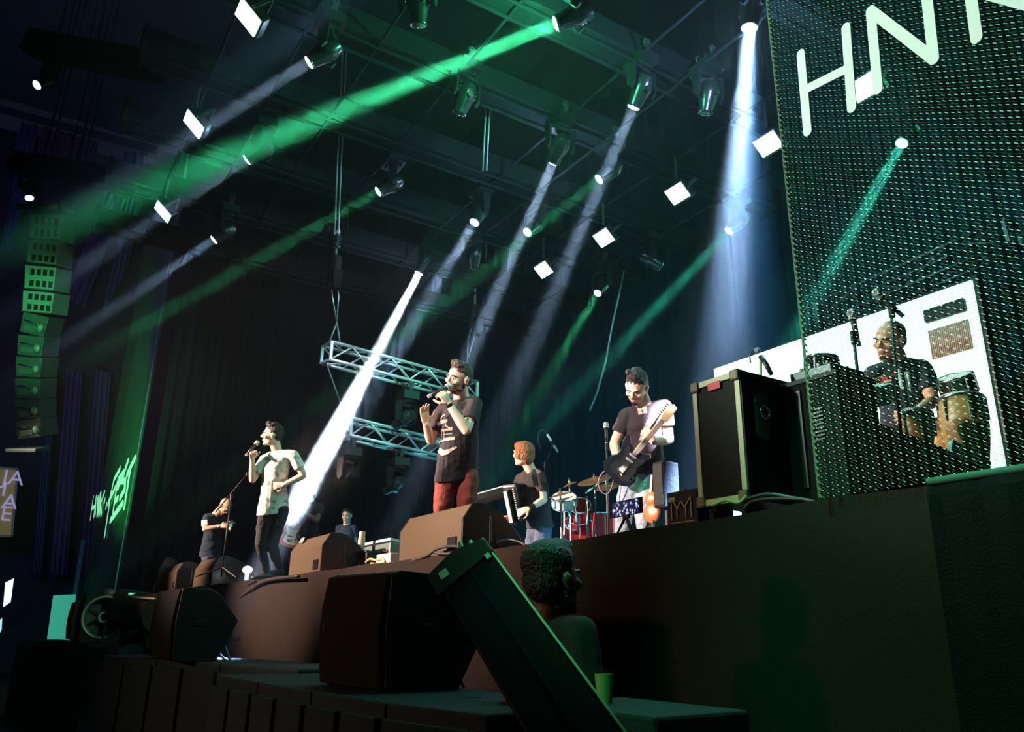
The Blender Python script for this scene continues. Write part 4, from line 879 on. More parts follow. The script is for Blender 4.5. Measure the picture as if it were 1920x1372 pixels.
def figure(label, J, S_, name='person', detail=1.0):
    """J: joints in world space. S_: style"""
    s = S_.get('s', 1.0); ped = V((J['ped'][0], J['ped'][1], J.get('floor', S)))
    t = thing(name, label, 'person', ped)
    skin = S_['skin']; l = (J['ls'] - J['rs']).normalized(); up = (J['neck'] - J['pel']).normalized(); f = l.cross(up).normalized(); 
    if 'torso_f' in J: f = V(J['torso_f']).normalized()
    up = f.cross(-l).normalized() if False else up
    hr, hf, hu = orth(J['hf'], J['hu']); hc = J['head']
    k_ = s; hs = S_.get('hs', 1.2) * s
    def torso_rings(e, low=True):
        pel, neck = J['pel'], J['neck']; L_ = neck - pel; sh = (J['ls'] + J['rs']) / 2; sw = (J['ls'] - J['rs']).length / 2; hl = (J['lh'] - J['rh']).normalized(); bw = S_.get('belly', 0.0)
        R_ = []
        if low: R_ += [(pel - up * 0.10 * k_, hl * (0.135 * k_ + e), f * (0.095 * k_ + e))]
        R_ += [(pel, hl * (0.165 * k_ + e), f * (0.112 * k_ + e + bw * .6)), (pel + L_ * 0.25, (hl + l).normalized() * (0.145 * k_ + e + bw * .4), f * (0.104 * k_ + e + bw)), (pel + L_ * 0.50, l * (0.155 * k_ + e), f * (0.112 * k_ + e + bw * .7)),
               (pel + L_ * 0.72, l * (0.172 * k_ + e), f * (0.118 * k_ + e)), (sh * 0.85 + (pel + L_ * 0.85) * 0.15, l * (min(sw, 0.17 * k_) + e), f * (0.085 * k_ + e)), (lerp(sh, neck, 0.55) + up * 0.012, l * (0.10 * k_ + e), f * (0.062 * k_ + e)), (neck + up * 0.008, l * (0.060 * k_ + e), f * (0.056 * k_ + e))]
        return R_
    b = MB(); b.loft(torso_rings(0), 20)
    b.limb([J['neck'] - up * 0.02, lerp(J['neck'], hc, 0.5), hc - hu * 0.04 * k_ - hf * 0.015], [0.072 * k_, 0.068 * k_, 0.064 * k_])
    for q in 'lr': b.limb([J['neck'] - up * 0.045 * k_, J[q + 's']], [0.060 * k_, 0.056 * k_])
    for q in 'lr':
        b.limb([J[q + 's'], lerp(J[q + 's'], J[q + 'e'], .45), J[q + 'e']], [0.056 * k_, 0.052 * k_, 0.044 * k_]); b.limb([J[q + 'e'], lerp(J[q + 'e'], J[q + 'w'], .3), J[q + 'w']], [0.044 * k_, 0.046 * k_, 0.030 * k_])
        b.limb([J[q + 'h'], lerp(J[q + 'h'], J[q + 'k'], .4), J[q + 'k']], [0.088 * k_, 0.080 * k_, 0.054 * k_]); b.limb([J[q + 'k'], lerp(J[q + 'k'], J[q + 'a'], .3), J[q + 'a']], [0.054 * k_, 0.056 * k_, 0.036 * k_])
        h = J.get(q + 'hand')
        if h: hand_prims(b, J[q + 'w'], h[0], h[1], k_ * 1.12, h[2], h[3] if len(h) > 3 else (1 if q == 'r' else -1), thumb=h[4] if len(h) > 4 else 0.6)
    head_prims(b, hc, hr, hf, hu, hs)
    b.blob('body', skin, t, voxel=S_.get('vox', 0.0065), smooth=3)
    HM = Matrix.Translation(hc) @ basis(hr, hf, hu).to_4x4() @ Matrix.Scale(hs, 4)
    for sx in (-1, 1):
        e = MB(); e.M = HM; e.ell((sx * 0.030, 0.0805, 0.010), (0.0125, 0.008, 0.007)); eo = part(e, 'eye', EYEW, t, smooth=True)
        e = MB(); e.M = HM; e.ell((sx * 0.030 + S_.get('gaze', 0), 0.0868, 0.009), (0.0055, 0.003, 0.0055)); part(e, 'iris', EYEI, eo, smooth=True)
        e = MB(); e.M = HM; e.tube([(sx * 0.012, 0.0985, 0.028), (sx * 0.030, 0.0975, 0.034), (sx * 0.050, 0.083, 0.028)], [0.004, 0.0055, 0.003], 6); part(e, 'eyebrow', S_['hairm'], t, smooth=True)
    e = MB(); e.M = HM; e.ell((0, 0.0945, -0.0485), (0.020, 0.009, 0.0045)); e.ell((0, 0.0925, -0.0575), (0.018, 0.009, 0.005)); part(e, 'lips', LIPS if skin != SKIN3 else mat('lips_dark', (0.16, 0.06, 0.05), .5), t, smooth=True)
    if S_.get('mouth'): e = MB(); e.M = HM; e.ell((0, 0.101, -0.053), (0.013, 0.003, 0.006)); part(e, 'open_mouth', EYEI, t, smooth=True)
    if S_.get('hair'):
        e = MB(); e.M = HM
        for c_, r_ in S_['hair']: e.ell(c_, r_, nu=14, nv=9)
        e.blob('hair', S_['hairm'], t, voxel=0.006, smooth=2, disp=S_.get('hair_disp', 0.012), dscale=0.02)
    if S_.get('beard'):
        e = MB(); e.M = HM
        for c_, r_ in S_['beard']: e.ell(c_, r_)
        e.blob('beard', S_['hairm'], t, voxel=0.005, smooth=1, disp=0.004, dscale=0.01)
    # shirt
    if S_.get('shirt'):
        e = MB(); rr = torso_rings(0.020 * k_, True); hem = S_.get('hem', 0.06)
        rr[0] = (J['pel'] - up * hem * k_, rr[1][1] * 1.03, rr[1][2] * 1.05); e.loft(rr[:-1] + [(rr[-1][0] - up * 0.012, rr[-1][1] * 1.05, rr[-1][2] * 1.10)], 22)
        sl = S_.get('sleeve', 0.6)
        for q in 'lr':
            a_, b_ = J[q + 's'], J[q + 'e']; e.ell(a_, 0.072 * k_); e.limb([J['neck'] - up * 0.065 * k_, lerp(J['neck'], a_, .5) - up * 0.028 * k_, a_], [0.072 * k_, 0.074 * k_, 0.072 * k_]); m_ = lerp(a_, b_, sl)
            e.cyl(a_, m_, 0.074 * k_, 0.072 * k_ if sl < .8 else 0.058 * k_, 16)
            if sl > 1.05: e.limb([b_, lerp(b_, J[q + 'w'], .85)], [0.052 * k_, 0.038 * k_])
        e.blob('shirt', S_['shirt'], t, voxel=0.009, smooth=3, disp=S_.get('fold', 0.014), dscale=0.09)
    if S_.get('trousers'):
        e = MB(); hl = (J['lh'] - J['rh']).normalized(); w_ = S_.get('legw', 1.0)
        e.loft([(J['pel'] - up * 0.11 * k_, hl * 0.145 * k_, f * 0.108 * k_), (J['pel'] - up * 0.02, hl * 0.178 * k_, f * 0.125 * k_), (J['pel'] + up * 0.045 * k_, hl * 0.172 * k_, f * 0.122 * k_)], 20)
        for q in 'lr':
            e.limb([J[q + 'h'], lerp(J[q + 'h'], J[q + 'k'], .45), J[q + 'k']], [0.102 * k_, 0.092 * k_ * w_, 0.068 * k_ * w_]); e.cyl(J[q + 'k'], lerp(J[q + 'k'], J[q + 'a'], .96), 0.068 * k_ * w_, 0.052 * k_ * w_, 16); e.ell(J[q + 'k'], 0.070 * k_ * w_)
        e.blob('trousers', S_['trousers'], t, voxel=0.010, smooth=3, disp=0.02, dscale=0.08)
        for q in 'lr':
            a_ = J[q + 'a']; td = V(J.get(q + 't', (f.x, f.y, 0))); td.z = 0; td.normalize(); sd = V((0, 0, 1)).cross(td)
            fl = a_.z - 0.085 * k_
            e = MB(); e.loft([(V((a_.x, a_.y, 0)) + td * x + V((0, 0, fl + h)), sd * w__, V((0, 0, 1)) * h) for x, w__, h in ((-0.09, 0.02, 0.03), (-0.07, 0.036, 0.045), (0.0, 0.042, 0.05), (0.09, 0.048, 0.034), (0.15, 0.045, 0.025), (0.185, 0.02, 0.014))], 14)
            part(e, 'shoe', S_.get('shoe', SHOE), t, smooth=True)
    return t, dict(l=l, up=up, f=f, HM=HM, k=k_)
def legs(J, D, hips, knees, ankles, s=1.0):
    pass
def bandm(t, name, a, b, frac, r, M, w=0.022):
    a, b = V(a), V(b); c = lerp(a, b, frac); d = (b - a).normalized(); part(MB().cyl(c - d * w / 2, c + d * w / 2, r, n=18), name, M, t, autos=40)

SHORT = [((0, -0.022, 0.052), (0.080, 0.098, 0.084)), ((0, -0.05, 0.01), (0.074, 0.068, 0.075)), ((0, 0.015, 0.108), (0.062, 0.062, 0.026))]
STUBB = [((0, 0.046, -0.088), (0.038, 0.042, 0.024)), ((0.043, 0.016, -0.070), (0.017, 0.044, 0.020)), ((-0.043, 0.016, -0.070), (0.017, 0.044, 0.020)), ((0.062, -0.002, -0.035), (0.008, 0.012, 0.030)), ((-0.062, -0.002, -0.035), (0.008, 0.012, 0.030)), ((0, 0.088, -0.037), (0.022, 0.010, 0.004)), ((0, 0.080, -0.084), (0.020, 0.016, 0.015))]
VIEW = CF.copy()
# --- singer in white, profile to the left
D = 9.95
ft = at(500, 1084, D); base = V((ft.x, max(ft.y, edge_y(ft.x) + 0.06), S)); D = dep(base + V((0, 0, 0.9)))
J = dict(ped=base)
J['head'] = at(511, 816, D); J['neck'] = at(519, 844, D + .02); J['pel'] = at(512, 948, D + .02)
J['rs'] = at(497, 862, D + .03); J['ls'] = at(550, 854, D - .05)
J['re'] = reach(J['rs'], 471, 903, 0.29, -1); J['rw'] = reach(J['re'], 473, 862, 0.26, -1)
J['le'] = reach(J['ls'], 572, 896, 0.29, 1); J['lw'] = reach(J['le'], 530, 910, 0.27, -1)
J['rh'] = at(499, 960, D); J['lh'] = at(527, 957, D + .03)
J['rk'] = at(488, 1018, D - .08); J['lk'] = at(511, 1022, D - .02); J['ra'] = at(499, 1074, D + .08); J['la'] = at(523, 1066, D + .24)
hfv = -CR * 0.96 - CF * 0.28 + CU * 0.06; J['hf'] = hfv; J['hu'] = CU * 1.0 - CR * 0.04
J['torso_f'] = None; J.pop('torso_f')
mic_d = (at(483, 831, D - .22) - at(452, 839, D - .24)).normalized()
J['rhand'] = (CU * 0.9 + CR * 0.1 - CF * .25, CR * 0.75 - CF * .6, 1.3, 1); J['lhand'] = (-CR * 0.95 - CU * .1, CF * 0.9, 0.8, 1)
J['rt'] = -CR - CF * .4; J['lt'] = -CR * .6 - CF
SH_W = mat('white_print_shirt', (0.80, 0.74, 0.66), 0.85, bump=0.5, bscale=14)
nt = SH_W.node_tree; b = nt.nodes['Principled BSDF']; tc = nt.nodes.new('ShaderNodeTexCoord'); vn = nt.nodes.new('ShaderNodeTexNoise'); vn.inputs['Scale'].default_value = 11; vn.inputs['Detail'].default_value = 4; cr = nt.nodes.new('ShaderNodeValToRGB')
cr.color_ramp.elements[0].position = 0.36; cr.color_ramp.elements[0].color = (0.33, 0.27, 0.28, 1); cr.color_ramp.elements[1].position = 0.47; cr.color_ramp.elements[1].color = (0.84, 0.78, 0.70, 1)
nt.links.new(tc.outputs['Object'], vn.inputs['Vector']); nt.links.new(vn.outputs[0], cr.inputs[0]); nt.links.new(cr.outputs[0], b.inputs['Base Color'])
t, I = figure('person singing in profile into a microphone, white patterned short-sleeved shirt and black trousers', J,
    dict(skin=SKIN, hairm=HAIRD, shirt=SH_W, trousers=BLKTR, hair=SHORT + [((0, 0.042, 0.132), (0.045, 0.036, 0.024)), ((0, -0.01, 0.125), (0.055, 0.06, 0.022))], s=1.0, hem=0.10, sleeve=0.62, fold=0.012, mouth=True, legw=1.0))
bandm(t, 'bracelet', J['rw'], J['re'], 0.10, 0.031, DGREY); bandm(t, 'watch', J['lw'], J['le'], 0.10, 0.032, WHITE)
e = MB(); e.M = I['HM']; e.ell((-0.086, 0.004, -0.002), (0.008, 0.008, 0.010)); part(e, 'earpiece', WHITE, t, smooth=True)
P0 = J['rw'] + CU * 0.085 - CF * 0.03 - CR * 0.05
mt = thing('microphone', 'black wireless microphone with silver grille held by the singer in white', 'microphone', P0); mm = at(483, 829, dep(J['head']) - .03); md = (mm - P0).normalized(); mic_mesh(mt, mm - md * 0.21 - md * 0.0, md, 1.15)

# --- singer in black, maroon trousers
D = 7.35
J = dict(ped=V((at(840, 1052, 7.0).x, at(840, 1052, 7.0).y + 0.1, S)))
J['head'] = at(860, 711, D - .03); J['neck'] = at(866, 746, D); J['pel'] = at(857, 880, D + .04)
J['rs'] = at(831, 771, D + .06); J['ls'] = at(890, 758, D - .06)
J['re'] = reach(J['rs'], 806, 830, 0.29, 1); J['rw'] = reach(J['re'], 799, 795, 0.20, -1)
J['le'] = reach(J['ls'], 874, 806, 0.31, -1); J['lw'] = reach(J['le'], 840, 755, 0.27, -1)
J['rh'] = at(838, 896, D + .02); J['lh'] = at(876, 893, D + .06); J['rk'] = at(829, 984, D - .02); J['lk'] = at(872, 984, D - .02); J['ra'] = at(824, 1046, D + .12); J['la'] = at(870, 1046, D + .12)
J['hf'] = -CR * 0.62 - CF * 0.74 + CU * 0.02; J['hu'] = CU * 0.97 - CF * 0.10 + CR * .12
J['lhand'] = (-CR * .45 + CU * 0.75 - CF * .1, CF * 0.3 - CR * 0.5 + CU * .2, 1.15, 1); J['rhand'] = (CU * 0.95 - CR * 0.12 - CF * .1, CR * 0.4 - CF * .5, 0.25, 1)
t, I = figure('person singing upward into a microphone, black t-shirt with gold print and maroon trousers', J,
    dict(skin=SKIN, hairm=HAIRB, shirt=TEE, trousers=MAROON, hair=SHORT + [((0.01, 0.036, 0.126), (0.050, 0.034, 0.022)), ((0, 0.0, 0.122), (0.055, 0.06, 0.018))], beard=STUBB, s=1.04, hem=0.09, sleeve=0.66, belly=0.03, mouth=True, legw=1.12))
bandm(t, 'watch', J['lw'], J['le'], 0.02, 0.033, BLACKG, 0.03); bandm(t, 'wristband', J['lw'], J['le'], 0.14, 0.036, WHITE, 0.022)
e = MB(); e.M = I['HM']; e.ell((0.088, -0.002, -0.002), (0.007, 0.008, 0.012)); part(e, 'earpiece', BLACK, t, smooth=True)
# gold print laid on the chest: bar, letter E turned, crescent and ring
def shirt_print(t, strokes_, D_, w_, M=PRINT, name='shirt_print', body=None, dg=None):
    sh = [c for c in t.children if c.name.startswith('shirt')][0]
    inv = wm(sh).inverted(); mb = MB()
    for st in strokes_:
        w2 = st[0]; raw = st[1:]; pts = []
        dense = []
        for i in range(len(raw) - 1):
            for k in range(5): dense.append((raw[i][0] + (raw[i + 1][0] - raw[i][0]) * k / 5, raw[i][1] + (raw[i + 1][1] - raw[i][1]) * k / 5))
        dense.append(raw[-1])
        for x, y in dense:
            o_ = inv @ CP; d_ = (inv.to_3x3() @ ray(x, y)).normalized(); hit, loc, nr_, _ = sh.ray_cast(o_, d_)
            if hit: pts.append((wm(sh) @ loc, (wm(sh).to_3x3() @ nr_).normalized()))
        for (a_, na), (b_, nb_) in zip(pts, pts[1:]):
            if (b_ - a_).length > 0.08 or (b_ - a_).length < 1e-4: continue
            mb.bar(a_ + na * 0.003, b_ + nb_ * 0.003, w2, 0.006, up=na.cross((b_ - a_).normalized()).cross(na) if False else na)
    if mb.v: part(mb, name, M, t)
z = lambda pts: [(740 + x / 6.86, 660 + y / 6.86) for x, y in pts]
shirt_print(t, [[0.030] + z([(552, 935), (590, 905), (665, 880), (680, 890)]), [0.012] + z([(590, 880), (610, 830), (650, 805)]), [0.012] + z([(655, 900), (665, 950), (700, 972), (745, 968)])], 7, 0.02, PRINT, 'printed_ring')
shirt_print(t, [[0.020] + z([(575, 1150), (590, 1010), (640, 1000), (745, 990)]), [0.010] + z([(605, 1140), (615, 1015)]), [0.014] + z([(640, 1130), (640, 1005)]), [0.026] + z([(640, 1125), (700, 1115), (775, 1105)]), [0.007] + z([(645, 1058), (745, 1048)]),
                [0.016] + z([(575, 1150), (640, 1135)])], 7, 0.02, PRINT, 'printed_letter')
shirt_print(t, [[0.018] + z([(563, 1190), (565, 1270), (610, 1320), (680, 1300), (740, 1250), (800, 1220)]), [0.020] + z([(580, 1245), (630, 1275), (700, 1262), (760, 1232)]), [0.018] + z([(590, 1280), (630, 1300), (670, 1285)])], 7, 0.02, PRINT, 'printed_crescent')
mt = thing('microphone', 'black wireless microphone held to the mouth by the singer in black', 'microphone', J['lw']); mm = at(846, 722, dep(J['head']) - .12); P0 = at(801, 744, dep(J['head']) - .24); md = (mm - P0).normalized(); mic_mesh(mt, mm - md * 0.235, md, 1.25)

# --- guitarist
D = 7.35
J = dict(ped=V((at(1200, 1058, 6.8).x, at(1200, 1058, 6.8).y, S)))
J['head'] = at(1194, 727, D - .08); J['neck'] = at(1209, 759, D); J['pel'] = at(1209, 873, D + .05)
J['rs'] = at(1175, 779, D + .04); J['ls'] = at(1246, 763, D - .04)
J['re'] = reach(J['rs'], 1150, 836, 0.29, 1); J['rw'] = reach(J['re'], 1158, 864, 0.26, -1)
J['le'] = reach(J['ls'], 1256, 838, 0.30, -1); J['lw'] = reach(J['le'], 1226, 828, 0.25, -1)
J['rh'] = at(1191, 886, D + .03); J['lh'] = at(1229, 884, D + .05); J['rk'] = at(1170, 958, D - .05); J['lk'] = at(1205, 955, D - .16); J['ra'] = at(1165, 1052, D + .06); J['la'] = at(1216, 1052, D - .04)
J['hf'] = -CR * 0.42 - CF * 0.72 - CU * 0.50; J['hu'] = CU * 0.86 - CF * 0.42 - CR * .12
J['rhand'] = (CR * 0.35 - CU * .55 - CF * .2, CF * 0.9, 0.6, 1); J['lhand'] = (-CR * .6 + CU * 0.75, CF * 0.6 + CR * .5, 1.0, 1)
t, I = figure('person playing electric guitar looking down, dark t-shirt and ripped pale jeans, quiff haircut', J,
    dict(skin=SKIN, hairm=HAIRD, shirt=mat('plum_tee', (0.035, 0.022, 0.030), 0.9, bump=0.5, bscale=14), trousers=JEANS, hair=SHORT + [((0, 0.038, 0.138), (0.050, 0.044, 0.034)), ((0, -0.01, 0.130), (0.055, 0.06, 0.028)), ((0.035, 0.05, 0.165), (0.022, 0.03, 0.016))], beard=STUBB[:3] if False else [((0, 0.074, -0.088), (0.026, 0.022, 0.018)), ((0, 0.092, -0.039), (0.022, 0.009, 0.004))], s=1.04, hem=0.04, sleeve=0.60, legw=1.18))
shirt_print(t, [[0.055, (1196, 768), (1212, 762)], [0.03, (1197, 775), (1213, 771)]], 7, .05, mat('pale_patch', (0.6, 0.5, 0.42), 0.8), 'neckline_patch')
e = MB().tube([J['neck'] + V(q) for q in (I['l'] * 0.06 - CF * .02, I['l'] * 0.02 - CF * .11 - CU * .05, -CF * .14 - CU * .12 - CR * .02, -I['l'] * 0.045 - CF * .12 - CU * .04, -I['l'] * 0.06 - CF * .02)], 0.004, 6); part(e, 'necklace', STRAPM, t, smooth=True)
# electric guitar held across the body
def electric_guitar(label, bc, hd, nrm, s=1.0, M=None, strap=None, fret=0.62, bass=False):
    bc, hd = V(bc), V(hd); x = (hd - bc).normalized(); n_ = V(nrm); n_ = (n_ - x * n_.dot(x)).normalized(); y = n_.cross(x); Q = basis(x, y, n_)
    t = thing('electric_bass' if bass else 'electric_guitar', label, 'guitar', bc); T = Matrix.Translation(bc) @ Q.to_4x4() @ Matrix.Scale(s, 4)
    L_ = (hd - bc).length / s
    out = [(-0.20, 0.05), (-0.19, 0.12), (-0.13, 0.165), (-0.05, 0.15), (0.0, 0.115), (0.06, 0.115), (0.13, 0.15), (0.20, 0.16), (0.215, 0.13), (0.17, 0.09), (0.14, 0.04), (0.14, -0.03), (0.17, -0.08), (0.19, -0.12), (0.16, -0.135), (0.10, -0.12), (0.04, -0.105), (-0.03, -0.13), (-0.10, -0.17), (-0.17, -0.155), (-0.21, -0.09), (-0.215, -0.02)]
    def P(name, mbf, MM, **k): mb = MB(); mb.M = T; mbf(mb); return part(mb, name, MM, t, **k)
    P('body', lambda m_: m_.prism(out, -0.022, 0.022, 2), M or mat('guitar_black', (0.015, 0.02, 0.03), 0.15, coat=0.6), bevel=0.008)
    P('pickguard', lambda m_: m_.prism([(q[0] * 0.7 - 0.01, q[1] * 0.72 - 0.02) for q in out], 0.0225, 0.026, 2), mat('pickguard_dark', (0.03, 0.035, 0.04), 0.25) if not bass else WHITE)
    P('neck', lambda m_: m_.box(((0.12 + L_) / 2, 0, 0.022), (L_ - 0.12, 0.046, 0.024)), mat('maple_neck', (0.55, 0.38, 0.2), 0.4), bevel=0.006)
    P('fretboard', lambda m_: m_.box(((0.10 + L_) / 2, 0, 0.037), (L_ - 0.10, 0.044, 0.006)), mat('rosewood', (0.10, 0.05, 0.03), 0.5))
    P('headstock', lambda m_: m_.prism([(L_ - 0.01, -0.024), (L_ + 0.03, -0.042), (L_ + 0.16, -0.030), (L_ + 0.17, 0.015), (L_ + 0.12, 0.045), (L_ + 0.02, 0.035), (L_ - 0.01, 0.024)], 0.014, 0.032, 2), mat('maple_neck', (0.55, 0.38, 0.2), 0.4), bevel=0.004)
    for k in range(4 if bass else 6): P('tuning_peg', lambda m_: m_.box((L_ + 0.025 + 0.022 * k, 0.055 if not (bass and k % 2) else -0.05, 0.02), (0.012, 0.026, 0.01)), CHROME, bevel=0.002)
    for k in (0.0, 0.055, 0.105): P('pickup', lambda m_: m_.box((k - 0.02, 0, 0.029), (0.018, 0.075, 0.010)), WHITE if k else DGREY, bevel=0.003)
    P('bridge', lambda m_: m_.box((-0.09, 0, 0.03), (0.04, 0.07, 0.014)), CHROME, bevel=0.003)
    for k in range(2): P('knob', lambda m_: m_.cyl((-0.10 + 0.05 * k, -0.10, 0.022), (-0.10 + 0.05 * k, -0.10, 0.040), 0.012), CHROME)
    for k in range(4 if bass else 6): P('string', lambda m_: m_.tube([(-0.09, -0.02 + 0.04 * k / (3 if bass else 5), 0.043), (L_ + 0.03, -0.017 + 0.034 * k / (3 if bass else 5), 0.041)], 0.0008, 4), CHROME)
    if strap:
        e = MB(); pts = [V(p) for p in strap]; w_ = 0.030
        for i in range(len(pts) - 1): e.bar(pts[i], pts[i + 1] + (pts[i + 1] - pts[i]).normalized() * 0.01, 0.055, 0.006, up=-CF)
        part(e, 'strap', mat('pale_strap', (0.55, 0.55, 0.62), 0.7) if not bass else STRAPM, t)
    return t
GD = D - .24
electric_guitar('dark electric guitar slung across the guitarist, neck rising to the right', at(1176, 866, GD), at(1243, 786, GD - .14), -CF * 0.95 + CU * .05, 1.0,
    strap=[at(1243, 757, D - .08), at(1230, 775, D - .17), at(1216, 795, D - .20), at(1200, 835, D - .20), at(1186, 850, D - .21)])
cable('guitar_cable', 'pinkish guitar cable looping from the guitar toward the cymbal', [at(x, y, GD + .05) for x, y in ((1150, 888), (1149, 905), (1140, 925), (1128, 922), (1122, 905), (1128, 888), (1140, 880))], 0.005, mat('pink_cable', (0.5, 0.25, 0.45), 0.5), 'cable', None)

# --- accordionist, seen from behind the left shoulder
D = 9.9
J = dict(ped=V((at(1008, 1088, 9.5).x, at(1008, 1088, 9.5).y, S)))
J['head'] = at(981, 852, D); J['neck'] = at(995, 880, D); J['pel'] = at(1012, 982, D + .02)
J['ls'] = at(974, 894, D + .10); J['rs'] = at(1012, 897, D - .06); J['ls'], J['rs'] = J['ls'], J['rs']
sw = (J['ls'] - J['rs']); mid = (J['ls'] + J['rs']) / 2; dirs = (-CR * 0.55 + CF * 0.85).normalized(); 
J['ls'] = mid + dirs * 0.175 * -1; J['rs'] = mid + dirs * 0.175
J['ls'] = at(1013, 894, D - .12); J['rs'] = at(976, 898, D + .16)
J['le'] = reach(J['ls'], 1020, 938, 0.28, -1); J['lw'] = reach(J['le'], 993, 953, 0.25, -1)
J['re'] = reach(J['rs'], 965, 930, 0.28, 1); J['rw'] = reach(J['re'], 966, 912, 0.24, -1)
J['lh'] = at(1020, 990, D - .04); J['rh'] = at(1004, 990, D + .12); J['lk'] = at(1012, 1052, D - .08); J['rk'] = at(996, 1052, D + .06); J['la'] = at(1016, 1098, D + .05); J['ra'] = at(1000, 1098, D + .15)
J['torso_f'] = (-CR * 0.90 - CF * 0.25)
J['hf'] = -CR * 0.72 + CF * 0.62 + CU * 0.0; J['hu'] = CU + CR * .05
J['lhand'] = (-CR * .9 - CU * 0.35, CF * .6 - CU * .3, 0.5, 1); J['rhand'] = (-CR * .5 - CU * .5, -CF * .5, 0.6, 1)
t, I = figure('person with auburn hair playing accordion, turned away to the left, black t-shirt', J,
    dict(skin=SKIN, hairm=HAIRR, shirt=TEE, trousers=DENIM, hair=[((0, -0.020, 0.048), (0.090, 0.106, 0.088)), ((0, -0.055, -0.005), (0.084, 0.066, 0.078)), ((0.05, 0.0, 0.0), (0.045, 0.055, 0.05)), ((-0.05, 0.0, 0.0), (0.045, 0.055, 0.05)), ((0, 0.045, 0.085), (0.065, 0.05, 0.04)), ((0, -0.060, -0.045), (0.066, 0.045, 0.050))], s=1.0, hs=1.28, hem=0.05, sleeve=0.60, belly=0.01, legw=1.2, hair_disp=0.015))
bandm(t, 'wrist_support', J['lw'], J['le'], 0.12, 0.036, BLACK, 0.09)
sp = [J['ls'] + V(q) for q in (CU * -.10 - CR * .05 - CF * .07, CU * .03 - CR * .09 - CF * .06, CU * .085 - CR * .06 - CF * .02, CU * .06 - CR * .0 - CF * .06, CU * -.05 + CR * .055 - CF * .085, CU * -.17 + CR * .085 - CF * .06)]
e = MB()
for i in range(len(sp) - 1): e.bar(sp[i], sp[i + 1], 0.055, 0.010, up=-CF)
part(e, 'shoulder_strap', STRAPM, t, bevel=0.003)
e = MB(); e.M = I['HM']; e.tube([(-0.085, 0.0, -0.01), (-0.07, 0.06, -0.06), (-0.02, 0.12, -0.07)], 0.003, 6); part(e, 'headset_microphone', BLACK, t)
# accordion
ac = at(975, 938, D - .02); ax_ = (-CR * 0.55 - CF * 0.80).normalized(); uz = (CU * 0.98 - CR * 0.20).normalized(); ax_ = (ax_ - uz * ax_.dot(uz)).normalized(); wd = uz.cross(ax_)
Q = basis(ax_, wd, uz); T = Matrix.Translation(ac) @ Q.to_4x4(); t = thing('accordion', 'black piano accordion with a white keyboard strip', 'accordion', ac)
def AP(name, f_, M_, **k): mb = MB(); mb.M = T; f_(mb); return part(mb, name, M_, t, **k)
AP('treble_box', lambda m_: m_.box((0.13, 0, 0), (0.10, 0.20, 0.46)), BLACKG, bevel=0.015); AP('bass_box', lambda m_: m_.box((-0.17, 0, 0), (0.10, 0.20, 0.44)), BLACKG, bevel=0.015)
for k in range(9): AP('bellows_fold', lambda m_: m_.box((-0.105 + 0.022 * k, 0, 0), (0.014, 0.185 if k % 2 else 0.165, 0.42 if k % 2 else 0.40)), BLACK if k % 2 else mat('bellows_red', (0.12, 0.01, 0.01), 0.6))
kbo = AP('keyboard', lambda m_: m_.box((0.20, -0.03, -0.02), (0.05, 0.075, 0.40)), BLACK, bevel=0.004)
for k in range(18): mb = MB(); mb.M = T; mb.box((0.230, -0.03, -0.205 + 0.0215 * k), (0.012, 0.048, 0.0185)); part(mb, 'key', WHITE, kbo)
for k in range(14): AP('register_button', lambda m_: m_.box((0.186, 0.06, -0.18 + 0.028 * k), (0.012, 0.012, 0.012)), WHITE)
AP('trim', lambda m_: m_.box((0.13, 0, 0.235), (0.09, 0.19, 0.012)), CHROME)

# --- bassist in the back, left
D = 13.3
J = dict(ped=V((at(562, 1106, 12.8).x, at(562, 1106, 12.8).y, S)))
J['head'] = at(577, 923, D); J['neck'] = at(582, 939, D); J['pel'] = at(579, 1004, D)
J['rs'] = at(566, 952, D - .02); J['ls'] = at(600, 951, D - .02); J['le'] = reach(J['ls'], 594, 975, 0.28, -1); J['lw'] = reach(J['le'], 566, 958, 0.25, -1)
J['re'] = reach(J['rs'], 560, 975, 0.28, 1); J['rw'] = reach(J['re'], 549, 984, 0.24, -1)
J['rh'] = at(569, 1012, D); J['lh'] = at(588, 1012, D); J['rk'] = at(566, 1058, D); J['lk'] = at(588, 1058, D); J['ra'] = at(566, 1098, D); J['la'] = at(588, 1098, D)
J['hf'] = -CR * 0.55 - CF * 0.85; J['hu'] = CU * 1.0 + CR * 0.05; J['rhand'] = (CR * 0.3 - CU * .8, CF, 0.6, 1); J['lhand'] = (-CR * .6 + CU * 0.4, CF, 1.0, 1)
t, I = figure('person playing bass guitar at the back left, dark grey t-shirt and short dark hair', J,
    dict(skin=mat('skin_brown', (0.34, 0.18, 0.12), 0.45), hairm=HAIRD, shirt=mat('charcoal_tee', (0.035, 0.033, 0.036), 0.9, bump=0.4, bscale=14), trousers=BLKTR, hair=SHORT, s=1.0, hem=0.08, sleeve=0.6, vox=0.009))
bandm(t, 'wristband', J['lw'], J['le'], 0.1, 0.034, WHITE)
electric_guitar('orange-brown electric bass held by the person at the back left, neck pointing up', at(545, 1002, D - .22), at(561, 925, D - .25), -CF, 1.0, mat('orange_lacquer', (0.30, 0.085, 0.03), 0.35), bass=True, strap=[at(588, 946, D - .12), at(575, 965, D - .18), at(562, 985, D - .2)])

